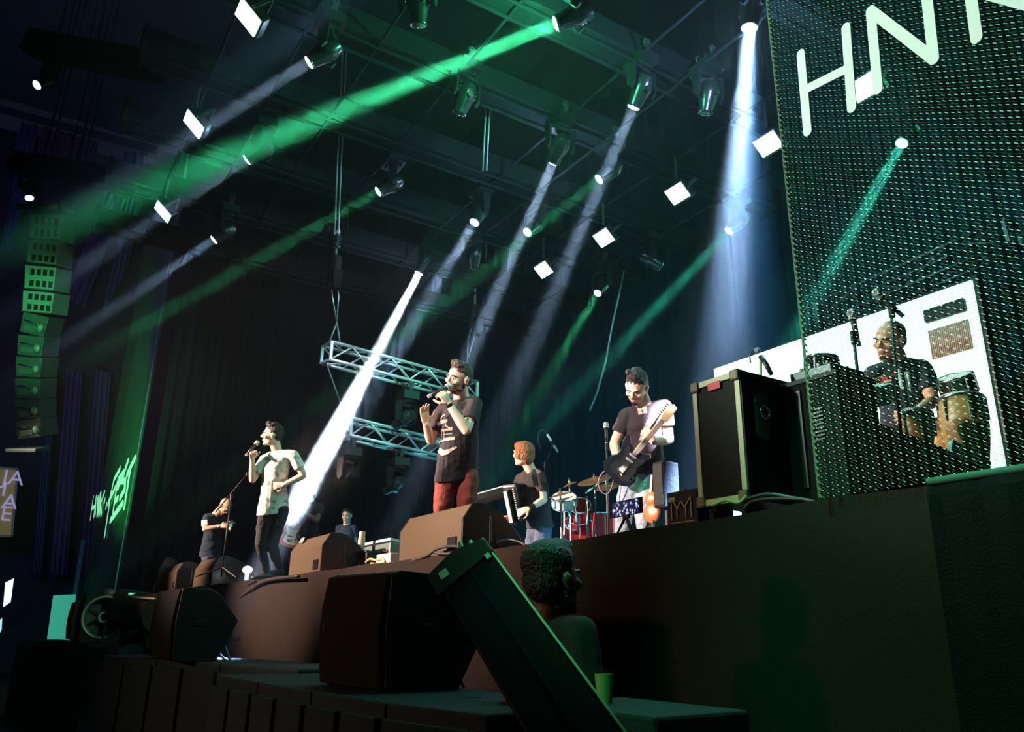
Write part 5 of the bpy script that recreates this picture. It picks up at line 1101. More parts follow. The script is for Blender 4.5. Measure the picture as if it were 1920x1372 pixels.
# --- bald person with a camera at far left
D = 14.2
J = dict(ped=V((at(396, 1108, 13.7).x, at(396, 1108, 13.7).y, S)))
J['head'] = at(421, 949, D - .1); J['neck'] = at(405, 962, D); J['pel'] = at(395, 1036, D)
J['rs'] = at(388, 970, D - .10); J['ls'] = at(413, 968, D + .14); J['re'] = reach(J['rs'], 384, 992, 0.27, -1); J['rw'] = reach(J['re'], 413, 986, 0.25, -1)
J['le'] = reach(J['ls'], 428, 1000, 0.27, 1); J['lw'] = reach(J['le'], 432, 992, 0.22, -1)
J['rh'] = at(389, 1045, D - .05); J['lh'] = at(405, 1045, D + .05); J['rk'] = at(392, 1075, D - .05); J['lk'] = at(408, 1075, D); J['ra'] = at(388, 1104, D); J['la'] = at(404, 1104, D + .1)
J['hf'] = CR * 0.55 - CF * 0.35 - CU * 0.75; J['hu'] = CU * 0.75 + CR * .6; J['torso_f'] = CR * .8 - CF * .5
J['rhand'] = (CR * 0.9 + CU * .1, CF * .5 - CU * .3, 0.7, 1); J['lhand'] = (CR * .2 + CU * 0.9, -CR * .6 - CF * .3, 0.8, 1)
t, I = figure('bald person bending over a small camera at far left, navy t-shirt, white sleeve patch', J,
    dict(skin=SKIN2, hairm=HAIRB, shirt=TEEN, trousers=DENIM, beard=STUBB, s=0.98, hem=0.08, sleeve=0.55, vox=0.009, belly=0.02))
bandm(t, 'wristband', J['rw'], J['re'], 0.12, 0.034, WHITE, 0.03)
pp_ = J['rs'] * .6 + J['re'] * .4 - CF * 0.075; part(MB().box(pp_, (0.02, 0.10, 0.11), basis(CF, CR, CU)), 'sleeve_patch', WHITE, t)
cc_ = at(436, 983, D - .25); t = thing('camera', 'small black camera with glinting green lens in the hands of the bald person', 'camera', cc_)
part(MB().box(cc_, (0.13, 0.07, 0.085), basis(CR, CF, CU)), 'body', BLACK, t, bevel=0.01); part(MB().cyl(cc_ - CF * 0.03, cc_ - CF * 0.09, 0.034), 'lens', mat('lens_glass', (0.1, 0.4, 0.3), 0.05, 0.4), t, autos=40); part(MB().box(cc_ + CU * 0.05, (0.04, 0.04, 0.03), basis(CR, CF, CU)), 'viewfinder', DGREY, t, bevel=0.004)

# --- percussionist behind the net
D = 5.75
J = dict(ped=V((at(1712, 1040, 5.4).x, at(1712, 1040, 5.4).y, S)), floor=S)
J['head'] = at(1668, 641, D); J['neck'] = at(1682, 673, D + .02); J['pel'] = at(1700, 800, D + .05)
J['rs'] = at(1638, 702, D + .03); J['ls'] = at(1729, 692, D - .02); J['re'] = reach(J['rs'], 1618, 745, 0.27, 1); J['rw'] = reach(J['re'], 1606, 722, 0.24, -1)
J['le'] = reach(J['ls'], 1750, 752, 0.28, -1); J['lw'] = reach(J['le'], 1722, 768, 0.25, -1)
J['rh'] = at(1680, 815, D); J['lh'] = at(1722, 815, D); J['rk'] = at(1675, 920, D); J['lk'] = at(1730, 920, D); J['ra'] = at(1680, 1000, D + .05); J['la'] = at(1740, 1000, D + .05)
for q in ('ra', 'la'): J[q].z = S + 0.09
J['hf'] = -CR * 0.80 - CF * 0.50 - CU * 0.12; J['hu'] = CU + CR * 0.03
J['rhand'] = (-CR * 0.6 + CU * .4, CF, 0.5, 1); J['lhand'] = (-CR * .7 - CU * 0.3, CF, 0.6, 1)
t, I = figure('person with shaved dark hair playing percussion behind the net, navy t-shirt with red graphic', J,
    dict(skin=SKIN2, hairm=HAIRD, shirt=TEEN, trousers=BLKTR, hair=[((0, -0.030, 0.050), (0.077, 0.088, 0.078)), ((0, -0.05, 0.005), (0.073, 0.062, 0.065))], hair_disp=0.004, beard=[((0, 0.074, -0.088), (0.026, 0.022, 0.018))], s=1.0, hem=0.08, sleeve=0.66, belly=0.02))
REDG = mat('red_graphic', (0.40, 0.05, 0.03), 0.8)
shirt_print(t, [[0.03, (1640, 722), (1652, 716), (1664, 708)], [0.03, (1638, 734), (1655, 730), (1668, 724)], [0.02, (1672, 704), (1680, 698)]], 5, .03, REDG, 'red_graphic')
shirt_print(t, [[0.02, (1634, 716), (1646, 710), (1656, 706)], [0.015, (1660, 716), (1672, 712)]], 5, .03, PRINT, 'tan_graphic')

# --- faint figure at the backdrop
D = 15.6
J = dict(ped=V((at(640, 1115, D).x, at(640, 1115, D).y, S)))
J['head'] = at(651, 967, D); J['neck'] = at(650, 983, D); J['pel'] = at(650, 1040, D); J['rs'] = at(636, 990, D); J['ls'] = at(664, 990, D)
J['re'] = at(634, 1016, D); J['rw'] = at(636, 1040, D - .1); J['le'] = at(667, 1016, D); J['lw'] = at(665, 1040, D - .1); J['rh'] = at(642, 1045, D); J['lh'] = at(658, 1045, D); J['rk'] = at(642, 1080, D); J['lk'] = at(658, 1080, D); J['ra'] = at(642, 1110, D); J['la'] = at(658, 1110, D)
J['hf'] = -CF - CR * .2; J['hu'] = CU
figure('dim person standing at the back by the curtain between the two wedge monitors', J, dict(skin=SKIN2, hairm=HAIRD, shirt=TEEN, trousers=BLKTR, hair=SHORT, s=1.0, vox=0.012))

# --- person in the dark below the stage, from behind
D = 3.45
h_ = at(1038, 1092, D)
J = dict(ped=V((h_.x, h_.y, 0)), floor=0.0); J['head'] = h_
J['neck'] = at(1030, 1160, D); up_ = V((0, 0, 1)); fv = (CR * 0.75 + CF * 0.65); fv.z = 0; fv.normalize(); lv = up_.cross(fv)
J['pel'] = V((J['neck'].x, J['neck'].y, J['neck'].z - 0.54)) - fv * 0.0
J['ls'] = J['neck'] + lv * 0.19 - up_ * 0.06; J['rs'] = J['neck'] - lv * 0.19 - up_ * 0.06
for q, sg in (('l', 1), ('r', -1)):
    J[q + 'e'] = J[q + 's'] + lv * 0.05 * sg - up_ * 0.28; J[q + 'w'] = J[q + 'e'] + fv * 0.12 - up_ * 0.22; J[q + 'h'] = J['pel'] + lv * 0.09 * sg - up_ * 0.05
    J[q + 'k'] = J[q + 'h'] - up_ * 0.42; J[q + 'a'] = V((J[q + 'h'].x, J[q + 'h'].y, 0.09)); J[q + 'hand'] = (-up_, fv, 0.5, 1)
J['torso_f'] = fv; J['hf'] = fv * 1.0 + up_ * 0.12; J['hu'] = up_ - fv * 0.1
t, I = figure('person in a dark shirt seen from behind below the stage, short dark hair', J, dict(skin=SKIN3, hairm=HAIRD, shirt=mat('dark_shirt', (0.012, 0.012, 0.013), 0.95, bump=0.3, bscale=14), trousers=BLKTR, s=1.05, sleeve=0.7,
    hair=SHORT + [((0, 0.02, 0.120), (0.050, 0.075, 0.030)), ((0, -0.02, 0.075), (0.083, 0.105, 0.075))], beard=STUBB, hair_disp=0.008))
# ------------------------------------------------------------------ subwoofer row in front of the stage
SZ = 1.2
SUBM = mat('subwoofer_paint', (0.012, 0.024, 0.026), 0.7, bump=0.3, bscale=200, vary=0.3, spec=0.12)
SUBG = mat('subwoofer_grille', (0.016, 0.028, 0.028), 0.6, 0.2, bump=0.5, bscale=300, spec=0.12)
def sub(p0, p1, depth, label, z=SZ, M=SUBG):
    p0, p1 = V((p0.x, p0.y, 0)), V((p1.x, p1.y, 0)); d = (p1 - p0); w_ = d.length; d.normalize(); yaw = math.atan2(d.y, d.x); T = Matrix.Translation(p0) @ Matrix.Rotation(yaw, 4, 'Z')
    t = thing('subwoofer', label, 'speaker', p0, yaw, 'subwoofers on the floor before the stage')
    def P(n, f_, M_, **k): mb = MB(); mb.M = T; f_(mb); return part(mb, n, M_, t, **k)
    P('cabinet', lambda m_: m_.box((w_ / 2, depth / 2 + 0.012, z / 2), (w_ - 0.012, depth - 0.02, z)), SUBM, bevel=0.012)
    nn_ = max(1, round(w_ / 0.45))
    for k in range(nn_):
        a_, b_ = w_ * k / nn_, w_ * (k + 1) / nn_
        P('grille', lambda m_: m_.box(((a_ + b_) / 2, 0.0, z / 2 - 0.01), (b_ - a_ - 0.05, 0.03, z - 0.10)), M, bevel=0.006)
        P('latch', lambda m_: m_.box((b_ - 0.018, -0.012, z * 0.55), (0.022, 0.02, 0.06)), DGREY, bevel=0.004)
    P('side_handle', lambda m_: m_.box((w_ + 0.001, depth * 0.5, z * 0.6), (0.012, 0.14, 0.05)), DGREY, bevel=0.004)
    return t
A_, B_, C_, D_ = [onz(*q, SZ) for q in ((400, 1265), (575, 1296), (715, 1317), (907, 1340))]
mA = lerp(A_, B_, .5)
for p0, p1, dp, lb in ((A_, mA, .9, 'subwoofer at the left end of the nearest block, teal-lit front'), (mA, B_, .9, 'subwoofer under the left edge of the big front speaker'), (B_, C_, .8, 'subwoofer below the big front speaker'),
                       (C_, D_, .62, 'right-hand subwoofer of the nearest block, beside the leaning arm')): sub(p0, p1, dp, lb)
q0 = V((D_.x + 0.10, D_.y + 0.12, 0)); sub(q0, q0 + V((0.62, 0.06, 0)), 0.5, 'low subwoofer right of the leaning arm', 1.25)
a2, b2, c2_ = onz(190, 1228, SZ), onz(290, 1235, SZ), onz(392, 1243, SZ)
dv = (c2_ - a2).normalized(); L2 = 3.2 / 3
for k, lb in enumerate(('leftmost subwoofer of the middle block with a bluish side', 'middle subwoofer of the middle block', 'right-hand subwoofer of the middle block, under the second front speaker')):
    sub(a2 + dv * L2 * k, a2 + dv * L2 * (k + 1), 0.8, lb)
a3, b3 = onz(25, 1197, SZ), onz(175, 1209, SZ); a3 = b3 + (a3 - b3).normalized() * 4.2
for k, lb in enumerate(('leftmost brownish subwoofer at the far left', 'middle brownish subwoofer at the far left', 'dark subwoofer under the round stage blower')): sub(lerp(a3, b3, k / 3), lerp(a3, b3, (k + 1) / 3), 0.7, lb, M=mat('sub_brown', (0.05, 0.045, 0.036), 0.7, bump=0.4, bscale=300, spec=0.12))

def fill_speaker(p0, p1, h, d, label, z=SZ, M=CARPET):
    p0, p1 = V((p0.x, p0.y, z)), V((p1.x, p1.y, z)); dd_ = p1 - p0; w_ = dd_.length; dd_.normalize(); yaw = math.atan2(dd_.y, dd_.x); T = Matrix.Translation(p0) @ Matrix.Rotation(yaw, 4, 'Z')
    t = thing('fill_speaker', label, 'speaker', p0, yaw, 'front-fill speakers on the subwoofers')
    pr = [(0.0, 0.02), (-0.02, h * 0.5), (0.0, h * 0.97), (0.05, h), (0.45 * d, h * 0.985), (0.62 * d, h * 0.93), (d, h * 0.56), (0.70 * d, 0.0), (0.05, 0.0)]
    def P(n, f_, M_, **k): mb = MB(); mb.M = T; f_(mb); return part(mb, n, M_, t, **k)
    P('cabinet', lambda m_: m_.prism(pr, 0.015, w_ - 0.015), M, bevel=0.008)
    for e in (0.0, w_ - 0.015): P('side_panel', lambda m_: m_.prism([(q[0] + 0.002, q[1] * 1.008) for q in pr], e, e + 0.015), BLACK, bevel=0.006)
    P('front_grille', lambda m_: m_.loft([((w_ / 2, -0.012 - 0.03 * math.sin(math.pi * k / 8), h * (0.03 + 0.94 * k / 8)), (w_ * 0.47, 0, 0), (0, 0.012, 0)) for k in range(9)], 20), mat('fill_grille', (0.005, 0.0045, 0.004), 0.8, bump=0.4, bscale=300, spec=0.12))
    P('handle_recess', lambda m_: m_.box((w_ + 0.002, d * 0.35, h * 0.52), (0.008, 0.10, 0.05)), BLACK, bevel=0.004)
    P('badge', lambda m_: m_.box((w_ * 0.12, -0.047, h * 0.52), (0.012, 0.008, 0.035)), DGREY)
    return t
f0_, f1_ = onz(600, 1284, SZ), onz(722, 1300, SZ)
fill_speaker(f0_, f1_, 0.575, 0.62, 'largest black front-fill speaker in the middle foreground')
g0_, g1_ = onz(281, 1233, SZ), onz(323, 1241, SZ); fill_speaker(g0_, g1_, 0.60, 0.50, 'second black front-fill speaker left of the largest one')
h0_, h1_ = onz(128, 1200, SZ), onz(146, 1206, SZ); h0_ = h1_ + (h0_ - h1_).normalized() * 0.75; fill_speaker(h0_, h1_, 0.72, 0.7, 'front-fill speaker behind the round stage blower')
i0_ = h0_ + (h0_ - h1_) * 3.1; fill_speaker(i0_, i0_ + (h1_ - h0_), 0.66, 1.3, 'green-lit front-fill speaker at the far left', M=mat('fill_green_light', (0.03, 0.07, 0.05), 0.8))  # green light put into this cabinet's paint, the other fills are black
# round stage blower
bc = at(195, 1157, 10.6); t = thing('stage_blower', 'round black stage blower with a pale hub ring at the left', 'fan', V((bc.x, bc.y, SZ)))
fd = (CP - bc); fd.z = 0; fd = (fd.normalized() - CR * 0.15).normalized(); Q = fd.to_track_quat('Z', 'Y').to_matrix(); T = Matrix.Translation(bc) @ Q.to_4x4()
def P(n, f_, M_, **k): mb = MB(); mb.M = T; f_(mb); return part(mb, n, M_, t, **k)
BLW = mat('blower_shell', (0.14, 0.12, 0.10), 0.4, 0.2)
P('housing', lambda m_: m_.loft([((0, 0, z_), (r_, 0, 0), (0, r_, 0)) for z_, r_ in ((-0.50, 0.12), (-0.46, 0.17), (-0.20, 0.22), (-0.02, 0.265), (0.0, 0.27), (0.0, 0.245), (-0.10, 0.235), (-0.12, 0.05))], 32), BLW, autos=40)
P('front_ring', lambda m_: m_.torus((0, 0, 0.0), 0.262, 0.018, n=40), mat('blower_ring', (0.55, 0.42, 0.28), 0.4, 0.3), smooth=True)
P('hub', lambda m_: m_.cyl((0, 0, -0.12), (0, 0, -0.03), 0.07), BLACKG, autos=40); P('hub_ring', lambda m_: m_.torus((0, 0, -0.022), 0.062, 0.014), mat('hub_pale', (0.65, 0.60, 0.50), 0.5), smooth=True)
for k in range(7): P('blade', lambda m_: m_.box((0.14 * math.cos(k * .9), 0.14 * math.sin(k * .9), -0.10), (0.18, 0.05, 0.008), Matrix.Rotation(k * .9, 3, 'Z') @ Matrix.Rotation(0.5, 3, 'X')), BLACK)
part(MB().bar(bc - V((0.24, 0, 0.1)), V((bc.x - 0.24, bc.y, SZ + 0.02)), 0.03).bar(bc + V((0.24, 0, -0.1)), V((bc.x + 0.24, bc.y, SZ + 0.02)), 0.03).box((bc.x, bc.y, SZ + 0.015), (0.6, 0.3, 0.03)), 'stand', BLACK, t)
part(MB().ell(bc + V((0, 0, 0.30)) - fd * 0.12, (0.10, 0.10, 0.08)), 'motor_cap', BLW, t, smooth=True)
bb = at(262, 1150, 10.4); t = thing('blower_barrel', 'dark horizontal barrel-shaped machine between blower and second front speaker', 'machine', V((bb.x, bb.y, SZ)))
part(MB().tube([at(226, 1140, 10.9), at(300, 1150, 10.2)], [0.26, 0.24], 24), 'barrel', mat('barrel_paint', (0.040, 0.028, 0.020), 0.45, spec=0.12), t, autos=40)
for q in (0.2, 0.8): P_ = lerp(at(226, 1140, 10.9), at(300, 1150, 10.2), q); part(MB().box((P_.x, P_.y, (P_.z - 0.2 + SZ) / 2), (0.3, 0.06, max(0.05, P_.z - 0.2 - SZ))), 'cradle', BLACK, t)
part(MB().bar(at(240, 1118, 10.3), at(292, 1122, 9.9), 0.03, 0.02), 'top_rail', mat('rail_tan', (0.25, 0.18, 0.12), 0.5), t)
part(MB().box(at(248, 1114, 10.6), (0.25, 0.10, 0.03)), 'green_spot_strip', mat('green_spot_glow', (0.25, 0.8, 0.55), 0.6, emit=(0.2, 1.0, 0.55), es=0.5), t, 'glowing green strip added on top')  # glow added for a bright green spot, no lamp known here
# cables down the skirt behind the second speaker
cable('speaker_cable', 'black cable dropping from the second front speaker, right one', [at(x, y, 7.2) for x, y in ((402, 1182), (418, 1205), (432, 1240))], 0.012, CABL, 'cable', 'speaker cables')
cable('speaker_cable', 'black cable dropping from the second front speaker, left one', [at(x, y, 7.2) for x, y in ((392, 1202), (410, 1222), (424, 1240))], 0.010, CABL, 'cable', 'speaker cables')
cable('speaker_cable', 'green-glinting cable below the largest front speaker', [at(x, y, 4.6) for x, y in ((842, 1232), (852, 1250), (862, 1272), (870, 1290))], 0.008, DGREY, 'cable', 'speaker cables')

# leaning box-section arm in the foreground
pa, pb = at(866, 1056, 2.55), at(1118, 1440, 1.75); ad = (pb - pa).normalized(); an = (CP - lerp(pa, pb, .5)).normalized(); an = (an - ad * an.dot(ad)).normalized(); aw = ad.cross(an)
if aw.dot(CR) < 0: aw = -aw
t = thing('boom_arm', 'long black box-section arm leaning up in front of the stage', 'arm', pb); Q = basis(aw, an, ad); T = Matrix.Translation(pa) @ Q.to_4x4(); LA = (pb - pa).length + 0.5
def P(n, f_, M_, lb=None, **k): mb = MB(); mb.M = T; f_(mb); o_ = part(mb, n, M_, t, **k); (lb and o_.__setitem__('label', lb)); return o_
P('beam', lambda m_: m_.box((0, -0.04, LA / 2), (0.19, 0.10, LA)), mat('arm_black', (0.003, 0.004, 0.010), 0.4, spec=0.15), bevel=0.008)
P('edge_strip', lambda m_: m_.box((0.098, 0.004, LA / 2 + 0.02), (0.006, 0.016, LA - 0.04)), mat('arm_edge_glint', (0.35, 0.9, 0.6), 0.5, 0.2), 'green edge glint put into the strip colour')  # strip coloured green to stand in for a reflected highlight
P('centre_groove', lambda m_: m_.box((0.012, 0.0125, LA / 2), (0.010, 0.004, LA - 0.1)), mat('arm_blue', (0.01, 0.02, 0.07), 0.3, 0.6))
P('head_plate', lambda m_: m_.prism([(-0.115, -0.03), (0.0, -0.065), (0.105, -0.02), (0.105, 0.06), (-0.115, 0.09)], -0.09, 0.02, 1), BLACK, bevel=0.006)
P('tape', lambda m_: m_.box((-0.065, 0.021, 0.02), (0.030, 0.003, 0.040)), mat('tape_mint', (0.25, 0.60, 0.50), 0.7)); P('tape', lambda m_: m_.box((0.080, 0.021, 0.075), (0.016, 0.003, 0.028)), mat('tape_mint', (0.25, 0.60, 0.50), 0.7))
for k, (x_, z_) in enumerate(((0.02, -0.085), (0.05, -0.06), (0.085, -0.03))): P('clamp_lever', lambda m_: m_.tube([(x_, 0.0, z_ + 0.04), (x_ + 0.012, 0.01, z_)], 0.008, 8), mat('lever_green', (0.05, 0.16, 0.12), 0.4), smooth=True)
part(MB().tube([lerp(pa, pb, .75) - an * 0.05, V((lerp(pa, pb, .75).x, lerp(pa, pb, .75).y + 0.1, 0.0))], 0.03), 'support_post', BLACK, t)
# small cup on the subwoofers by the arm
cp_ = at(1152, 1300, 3.05); cp_.z = 1.25; q0c = V((q0.x + .15, q0.y + .25, 1.25)); tag(MB().loft([(q0c + V((0, 0, z_)), (r_, 0, 0), (0, r_, 0)) for z_, r_ in ((0, .028), (.10, .036), (.10, .033), (.02, .026))], 16).build('plastic_cup', mat('green_cup', (0.20, 0.30, 0.10), 0.5), autos=40), 'small green cup standing on the low subwoofer', 'cup')

# black draped block at the right edge of the frame
KX = ony(1738, 905, 2.55); t = thing('draped_block', 'tall block under black cloth at the right edge before the stage', 'block', (KX.x + 1.2, 2.7, 0))
mb = MB(); vs_, fs_ = [], []; N = 60
for i in range(N + 1):
    x = KX.x + 2.6 * i / N; wv = 0.010 * math.sin(i * 0.7) + 0.006 * math.sin(i * 1.9)
    vs_ += [(x, 2.76, KX.z + 0.0), (x, 2.56, KX.z + 0.01), (x, 2.54 + wv, KX.z - 0.04), (x, 2.52 + wv * 1.5, 0.01), (x, 2.76, 0.01)]
for i in range(N):
    for k in range(5): a_ = i * 5 + k; b_ = i * 5 + (k + 1) % 5; fs_.append((a_, b_, b_ + 5, a_ + 5))
fs_ += [(4, 3, 2, 1, 0), tuple(N * 5 + k for k in range(5))]; mb.add(vs_, fs_); part(mb, 'cloth', mat('block_cloth', (0.003, 0.003, 0.004), 0.9, bump=0.5, bscale=120, spec=0.15), t, smooth=False)
part(MB().tube([(KX.x, 2.555, KX.z + 0.004), (KX.x + 2.6, 2.555, KX.z + 0.004)], 0.012), 'top_hem', mat('hem_green', (0.02, 0.10, 0.06), 0.8), t, smooth=True)

# ------------------------------------------------------------------ line array at far left
t = thing('line_array', 'curved green-lit line array of speaker cabinets hanging at the left', 'speaker array', at(78, 420, 13.2))
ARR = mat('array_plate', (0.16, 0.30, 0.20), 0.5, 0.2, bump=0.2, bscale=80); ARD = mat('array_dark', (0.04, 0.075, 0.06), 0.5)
pts = [(84, 400), (81, 450), (76, 497), (72, 545), (68, 588), (58, 628), (54, 668), (52, 708), (50, 748), (51, 786), (56, 822)]
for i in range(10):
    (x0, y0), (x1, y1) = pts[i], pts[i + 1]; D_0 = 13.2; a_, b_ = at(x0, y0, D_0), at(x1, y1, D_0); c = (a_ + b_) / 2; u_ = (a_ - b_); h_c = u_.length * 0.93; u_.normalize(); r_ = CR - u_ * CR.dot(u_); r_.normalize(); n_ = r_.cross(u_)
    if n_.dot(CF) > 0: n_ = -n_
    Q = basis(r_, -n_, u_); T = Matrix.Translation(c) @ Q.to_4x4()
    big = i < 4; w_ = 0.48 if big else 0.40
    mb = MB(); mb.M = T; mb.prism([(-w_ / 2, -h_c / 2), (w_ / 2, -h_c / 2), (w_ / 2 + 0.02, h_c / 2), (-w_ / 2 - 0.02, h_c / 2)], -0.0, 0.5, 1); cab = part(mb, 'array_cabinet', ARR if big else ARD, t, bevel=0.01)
    if big:
        for rr in (-1, 1):
            for k in range(4): mb = MB(); mb.M = T; mb.box((-0.12 + 0.105 * k, -0.004, rr * h_c * 0.24), (0.062, 0.02, h_c * 0.26)); part(mb, 'slot', BLACK, cab)
        mb = MB(); mb.M = T; mb.box((0, -0.01, -h_c * 0.48), (w_ + 0.03, 0.03, 0.02)); part(mb, 'rigging_bar', DGREY, cab)
    else:
        mb = MB(); mb.M = T; mb.tube([(-0.16, -0.02, h_c * 0.12), (0.09, -0.02, h_c * 0.05)], 0.012, 8); part(mb, 'handle_bar', CHROME, cab, smooth=True)
        mb = MB(); mb.M = T; mb.ell((0.14, -0.03, -h_c * 0.10), (0.055, 0.04, 0.07)); part(mb, 'hinge_block', ARR, cab, smooth=True)
        mb = MB(); mb.M = T; mb.box((-0.04, -0.006, -h_c * 0.22), (0.22, 0.02, h_c * 0.30)); part(mb, 'side_plate', mat('array_mid', (0.07, 0.12, 0.09), 0.5), cab, bevel=0.01)
bt = at(52, 842, 13.2); part(MB().box(bt, (0.5, 0.4, 0.06), basis(CR, CF, (CU + CR * .2).normalized())), 'tail_plate', ARD, t, bevel=0.01)
tp_ = at(86, 392, 13.2); part(MB().box(tp_, (0.7, 0.5, 0.10), basis(CR, CF, CU)), 'top_frame', DGREY, t, bevel=0.01)
for px_ in (72, 110): part(MB().tube([at(px_, 392, 13.2), V((at(px_, 392, 13.2).x, at(px_, 392, 13.2).y, 18.9))], 0.012, 6), 'suspension_chain', DGREY, t)
# two dark bars of the hall-side rig crossing the top left
for i, (x0, y0, x1, y1, D0, D1_, lb) in enumerate(((60, 82, 300, 128, 11.2, 10.2, 'upper dark lighting bar at the far left'), (30, 305, 290, 348, 13.8, 12.6, 'lower dark lighting bar above the line array'))):
    a_, b_ = at(x0, y0, D0), at(x1, y1, D1_); t = thing('lighting_bar', lb, 'beam', lerp(a_, b_, .5), 0, 'dark hall-side lighting bars')
    part(MB().bar(a_, b_, 0.30, 0.34), 'bar_box', BEAM, t, bevel=0.02)
    for q in (.2, .45): P_ = lerp(a_, b_, q); part(MB().tube([P_, V((P_.x, P_.y, 18.9))], 0.014, 6), 'suspension_cable', DGREY, t); part(MB().tube([P_ + V((.12, .1, 0)), V((P_.x + .12, P_.y + .1, 18.9))], 0.014, 6), 'suspension_cable', DGREY, t)

# ------------------------------------------------------------------ hall side: balcony bands, tall drapes, framed poster, lit doorway
HX = -29.6
BAND = mat('hall_band', (0.34, 0.22, 0.22), 0.8, bump=0.1, bscale=4); BANDD = mat('hall_band_dark', (0.04, 0.05, 0.07), 0.9)
def wallband(ya, yb, M, lb, name='trim'):
    (p, q), (r, s__) = ya, yb
    P = [onx(0, p, HX), onx(300, q, HX), onx(300, s__, HX), onx(0, r, HX)]
    n_ = V((0.25, 0, 0)); mb = MB(); vs_ = [v_ for v_ in P] + [v_ - n_ for v_ in P]; mb.add(vs_, [(0, 1, 2, 3), (7, 6, 5, 4), (0, 4, 5, 1), (1, 5, 6, 2), (2, 6, 7, 3), (3, 7, 4, 0)])
    struct(name, mb, M)
wallband((180, 258), (198, 275), BAND, '', 'trim_1'); wallband((212, 292), (232, 312), BAND, '', 'trim_2'); wallband((198, 275), (212, 292), BANDD, '', 'trim_3')
VIO = mat('hall_drape_violet', (0.16, 0.09, 0.20), 0.9); VIO2 = mat('hall_drape_plum', (0.17, 0.06, 0.10), 0.9); BLU = mat('hall_drape_blue', (0.07, 0.11, 0.24), 0.9)
def drape(quad, M, lb):
    P = [onx(x, y, HX + 0.12) for x, y in quad]; mb = MB(); vs_, fs_ = [], []; n = 24
    for i in range(n + 1):
        t_ = i / n; o_ = V((0.06 * math.sin(t_ * 3 * 2 * math.pi), 0, 0)); vs_ += [lerp(P[0], P[1], t_) + o_, lerp(P[3], P[2], t_) + o_ * 1.5]
    for i in range(n): fs_.append((2 * i, 2 * i + 2, 2 * i + 3, 2 * i + 1))
    tag(mb.add(vs_, fs_).build('hall_drape', M, smooth=True), lb, 'curtain', 'hall drapes')
drape(((38, 232), (72, 240), (58, 300), (22, 296)), VIO, 'short violet drape at the top left under the balcony band')
drape(((78, 240), (150, 258), (140, 312), (66, 300)), VIO2, 'plum drape second from the left under the balcony band')
drape(((152, 258), (182, 268), (170, 312), (144, 310)), VIO2, 'narrow plum drape left of the gap under the balcony band')
drape(((230, 285), (276, 290), (272, 330), (222, 320)), BLU, 'bluish drape right of the gap under the balcony band')
drape(((30, 320), (60, 325), (20, 470), (0, 470)), BLU, 'narrow blue drape at the left frame edge')
drape(((198, 360), (236, 372), (158, 575), (118, 560)), VIO, 'long violet drape slanting down behind the line array')
drape(((240, 372), (266, 380), (240, 500), (190, 592), (165, 572))[:4], BLU, 'long blue-grey drape right of the long violet one')
for x0, x1, c_, lb in ((95, 125, VIO, 'tall dim violet drape behind the line array foot'), (150, 178, VIO, 'tall dim violet drape beside the portal'), (62, 78, BLU, 'dim blue strip of drape above the doorway')):
    drape(((x0 + 30, 690), (x1 + 30, 700), (x1, 1080), (x0, 1075)), c_, lb)
# poster with gold frame
pq = [onx(x, y, HX + 1.0) for x, y in ((-30, 874), (33, 880), (22, 1005), (-40, 1004))]; t = thing('framed_poster', 'gold-framed poster with pale letters at the left edge', 'poster', lerp(pq[0], pq[2], .5))
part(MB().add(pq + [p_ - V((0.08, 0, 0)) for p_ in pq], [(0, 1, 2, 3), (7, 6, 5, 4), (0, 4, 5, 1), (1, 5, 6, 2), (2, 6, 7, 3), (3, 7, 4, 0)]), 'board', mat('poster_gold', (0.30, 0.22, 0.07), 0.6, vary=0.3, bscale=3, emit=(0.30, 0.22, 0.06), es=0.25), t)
mb = MB()
for i in range(4): mb.bar(pq[i] + V((.03, 0, 0)), pq[(i + 1) % 4] + V((.03, 0, 0)), 0.06)
part(mb, 'frame', mat('poster_frame', (0.5, 0.42, 0.3), 0.5), t)
def word(chars, x, y, D_X, size, M, parent, nm='lettering'):
    c_ = bpy.data.curves.new('lettering', 'FONT'); c_.body = chars; c_.size = size; c_.extrude = 0.01; o_ = bpy.data.objects.new(nm, c_); C.objects.link(o_)
    P_ = onx(x, y, D_X); W_ = basis((0, 1, 0), (0, 0, 1), (1, 0, 0)).to_4x4(); W_.translation = P_; dg = bpy.context.evaluated_depsgraph_get(); dg.update()
    me = bpy.data.meshes.new_from_object(o_.evaluated_get(dg)); bpy.data.objects.remove(o_); me.materials.clear(); me.materials.append(M)
    me.transform(wm(parent).inverted() @ W_); o2 = bpy.data.objects.new(nm, me); C.objects.link(o2); o2.parent = parent
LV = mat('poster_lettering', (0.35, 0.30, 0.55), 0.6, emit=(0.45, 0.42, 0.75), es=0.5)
for ch_, x_, y_ in (('JA', 2, 906), ('I', 0, 929), ('A', 1, 952), ('E', -2, 975)): word(ch_, x_, y_, HX + 1.06, 0.62, LV, t)
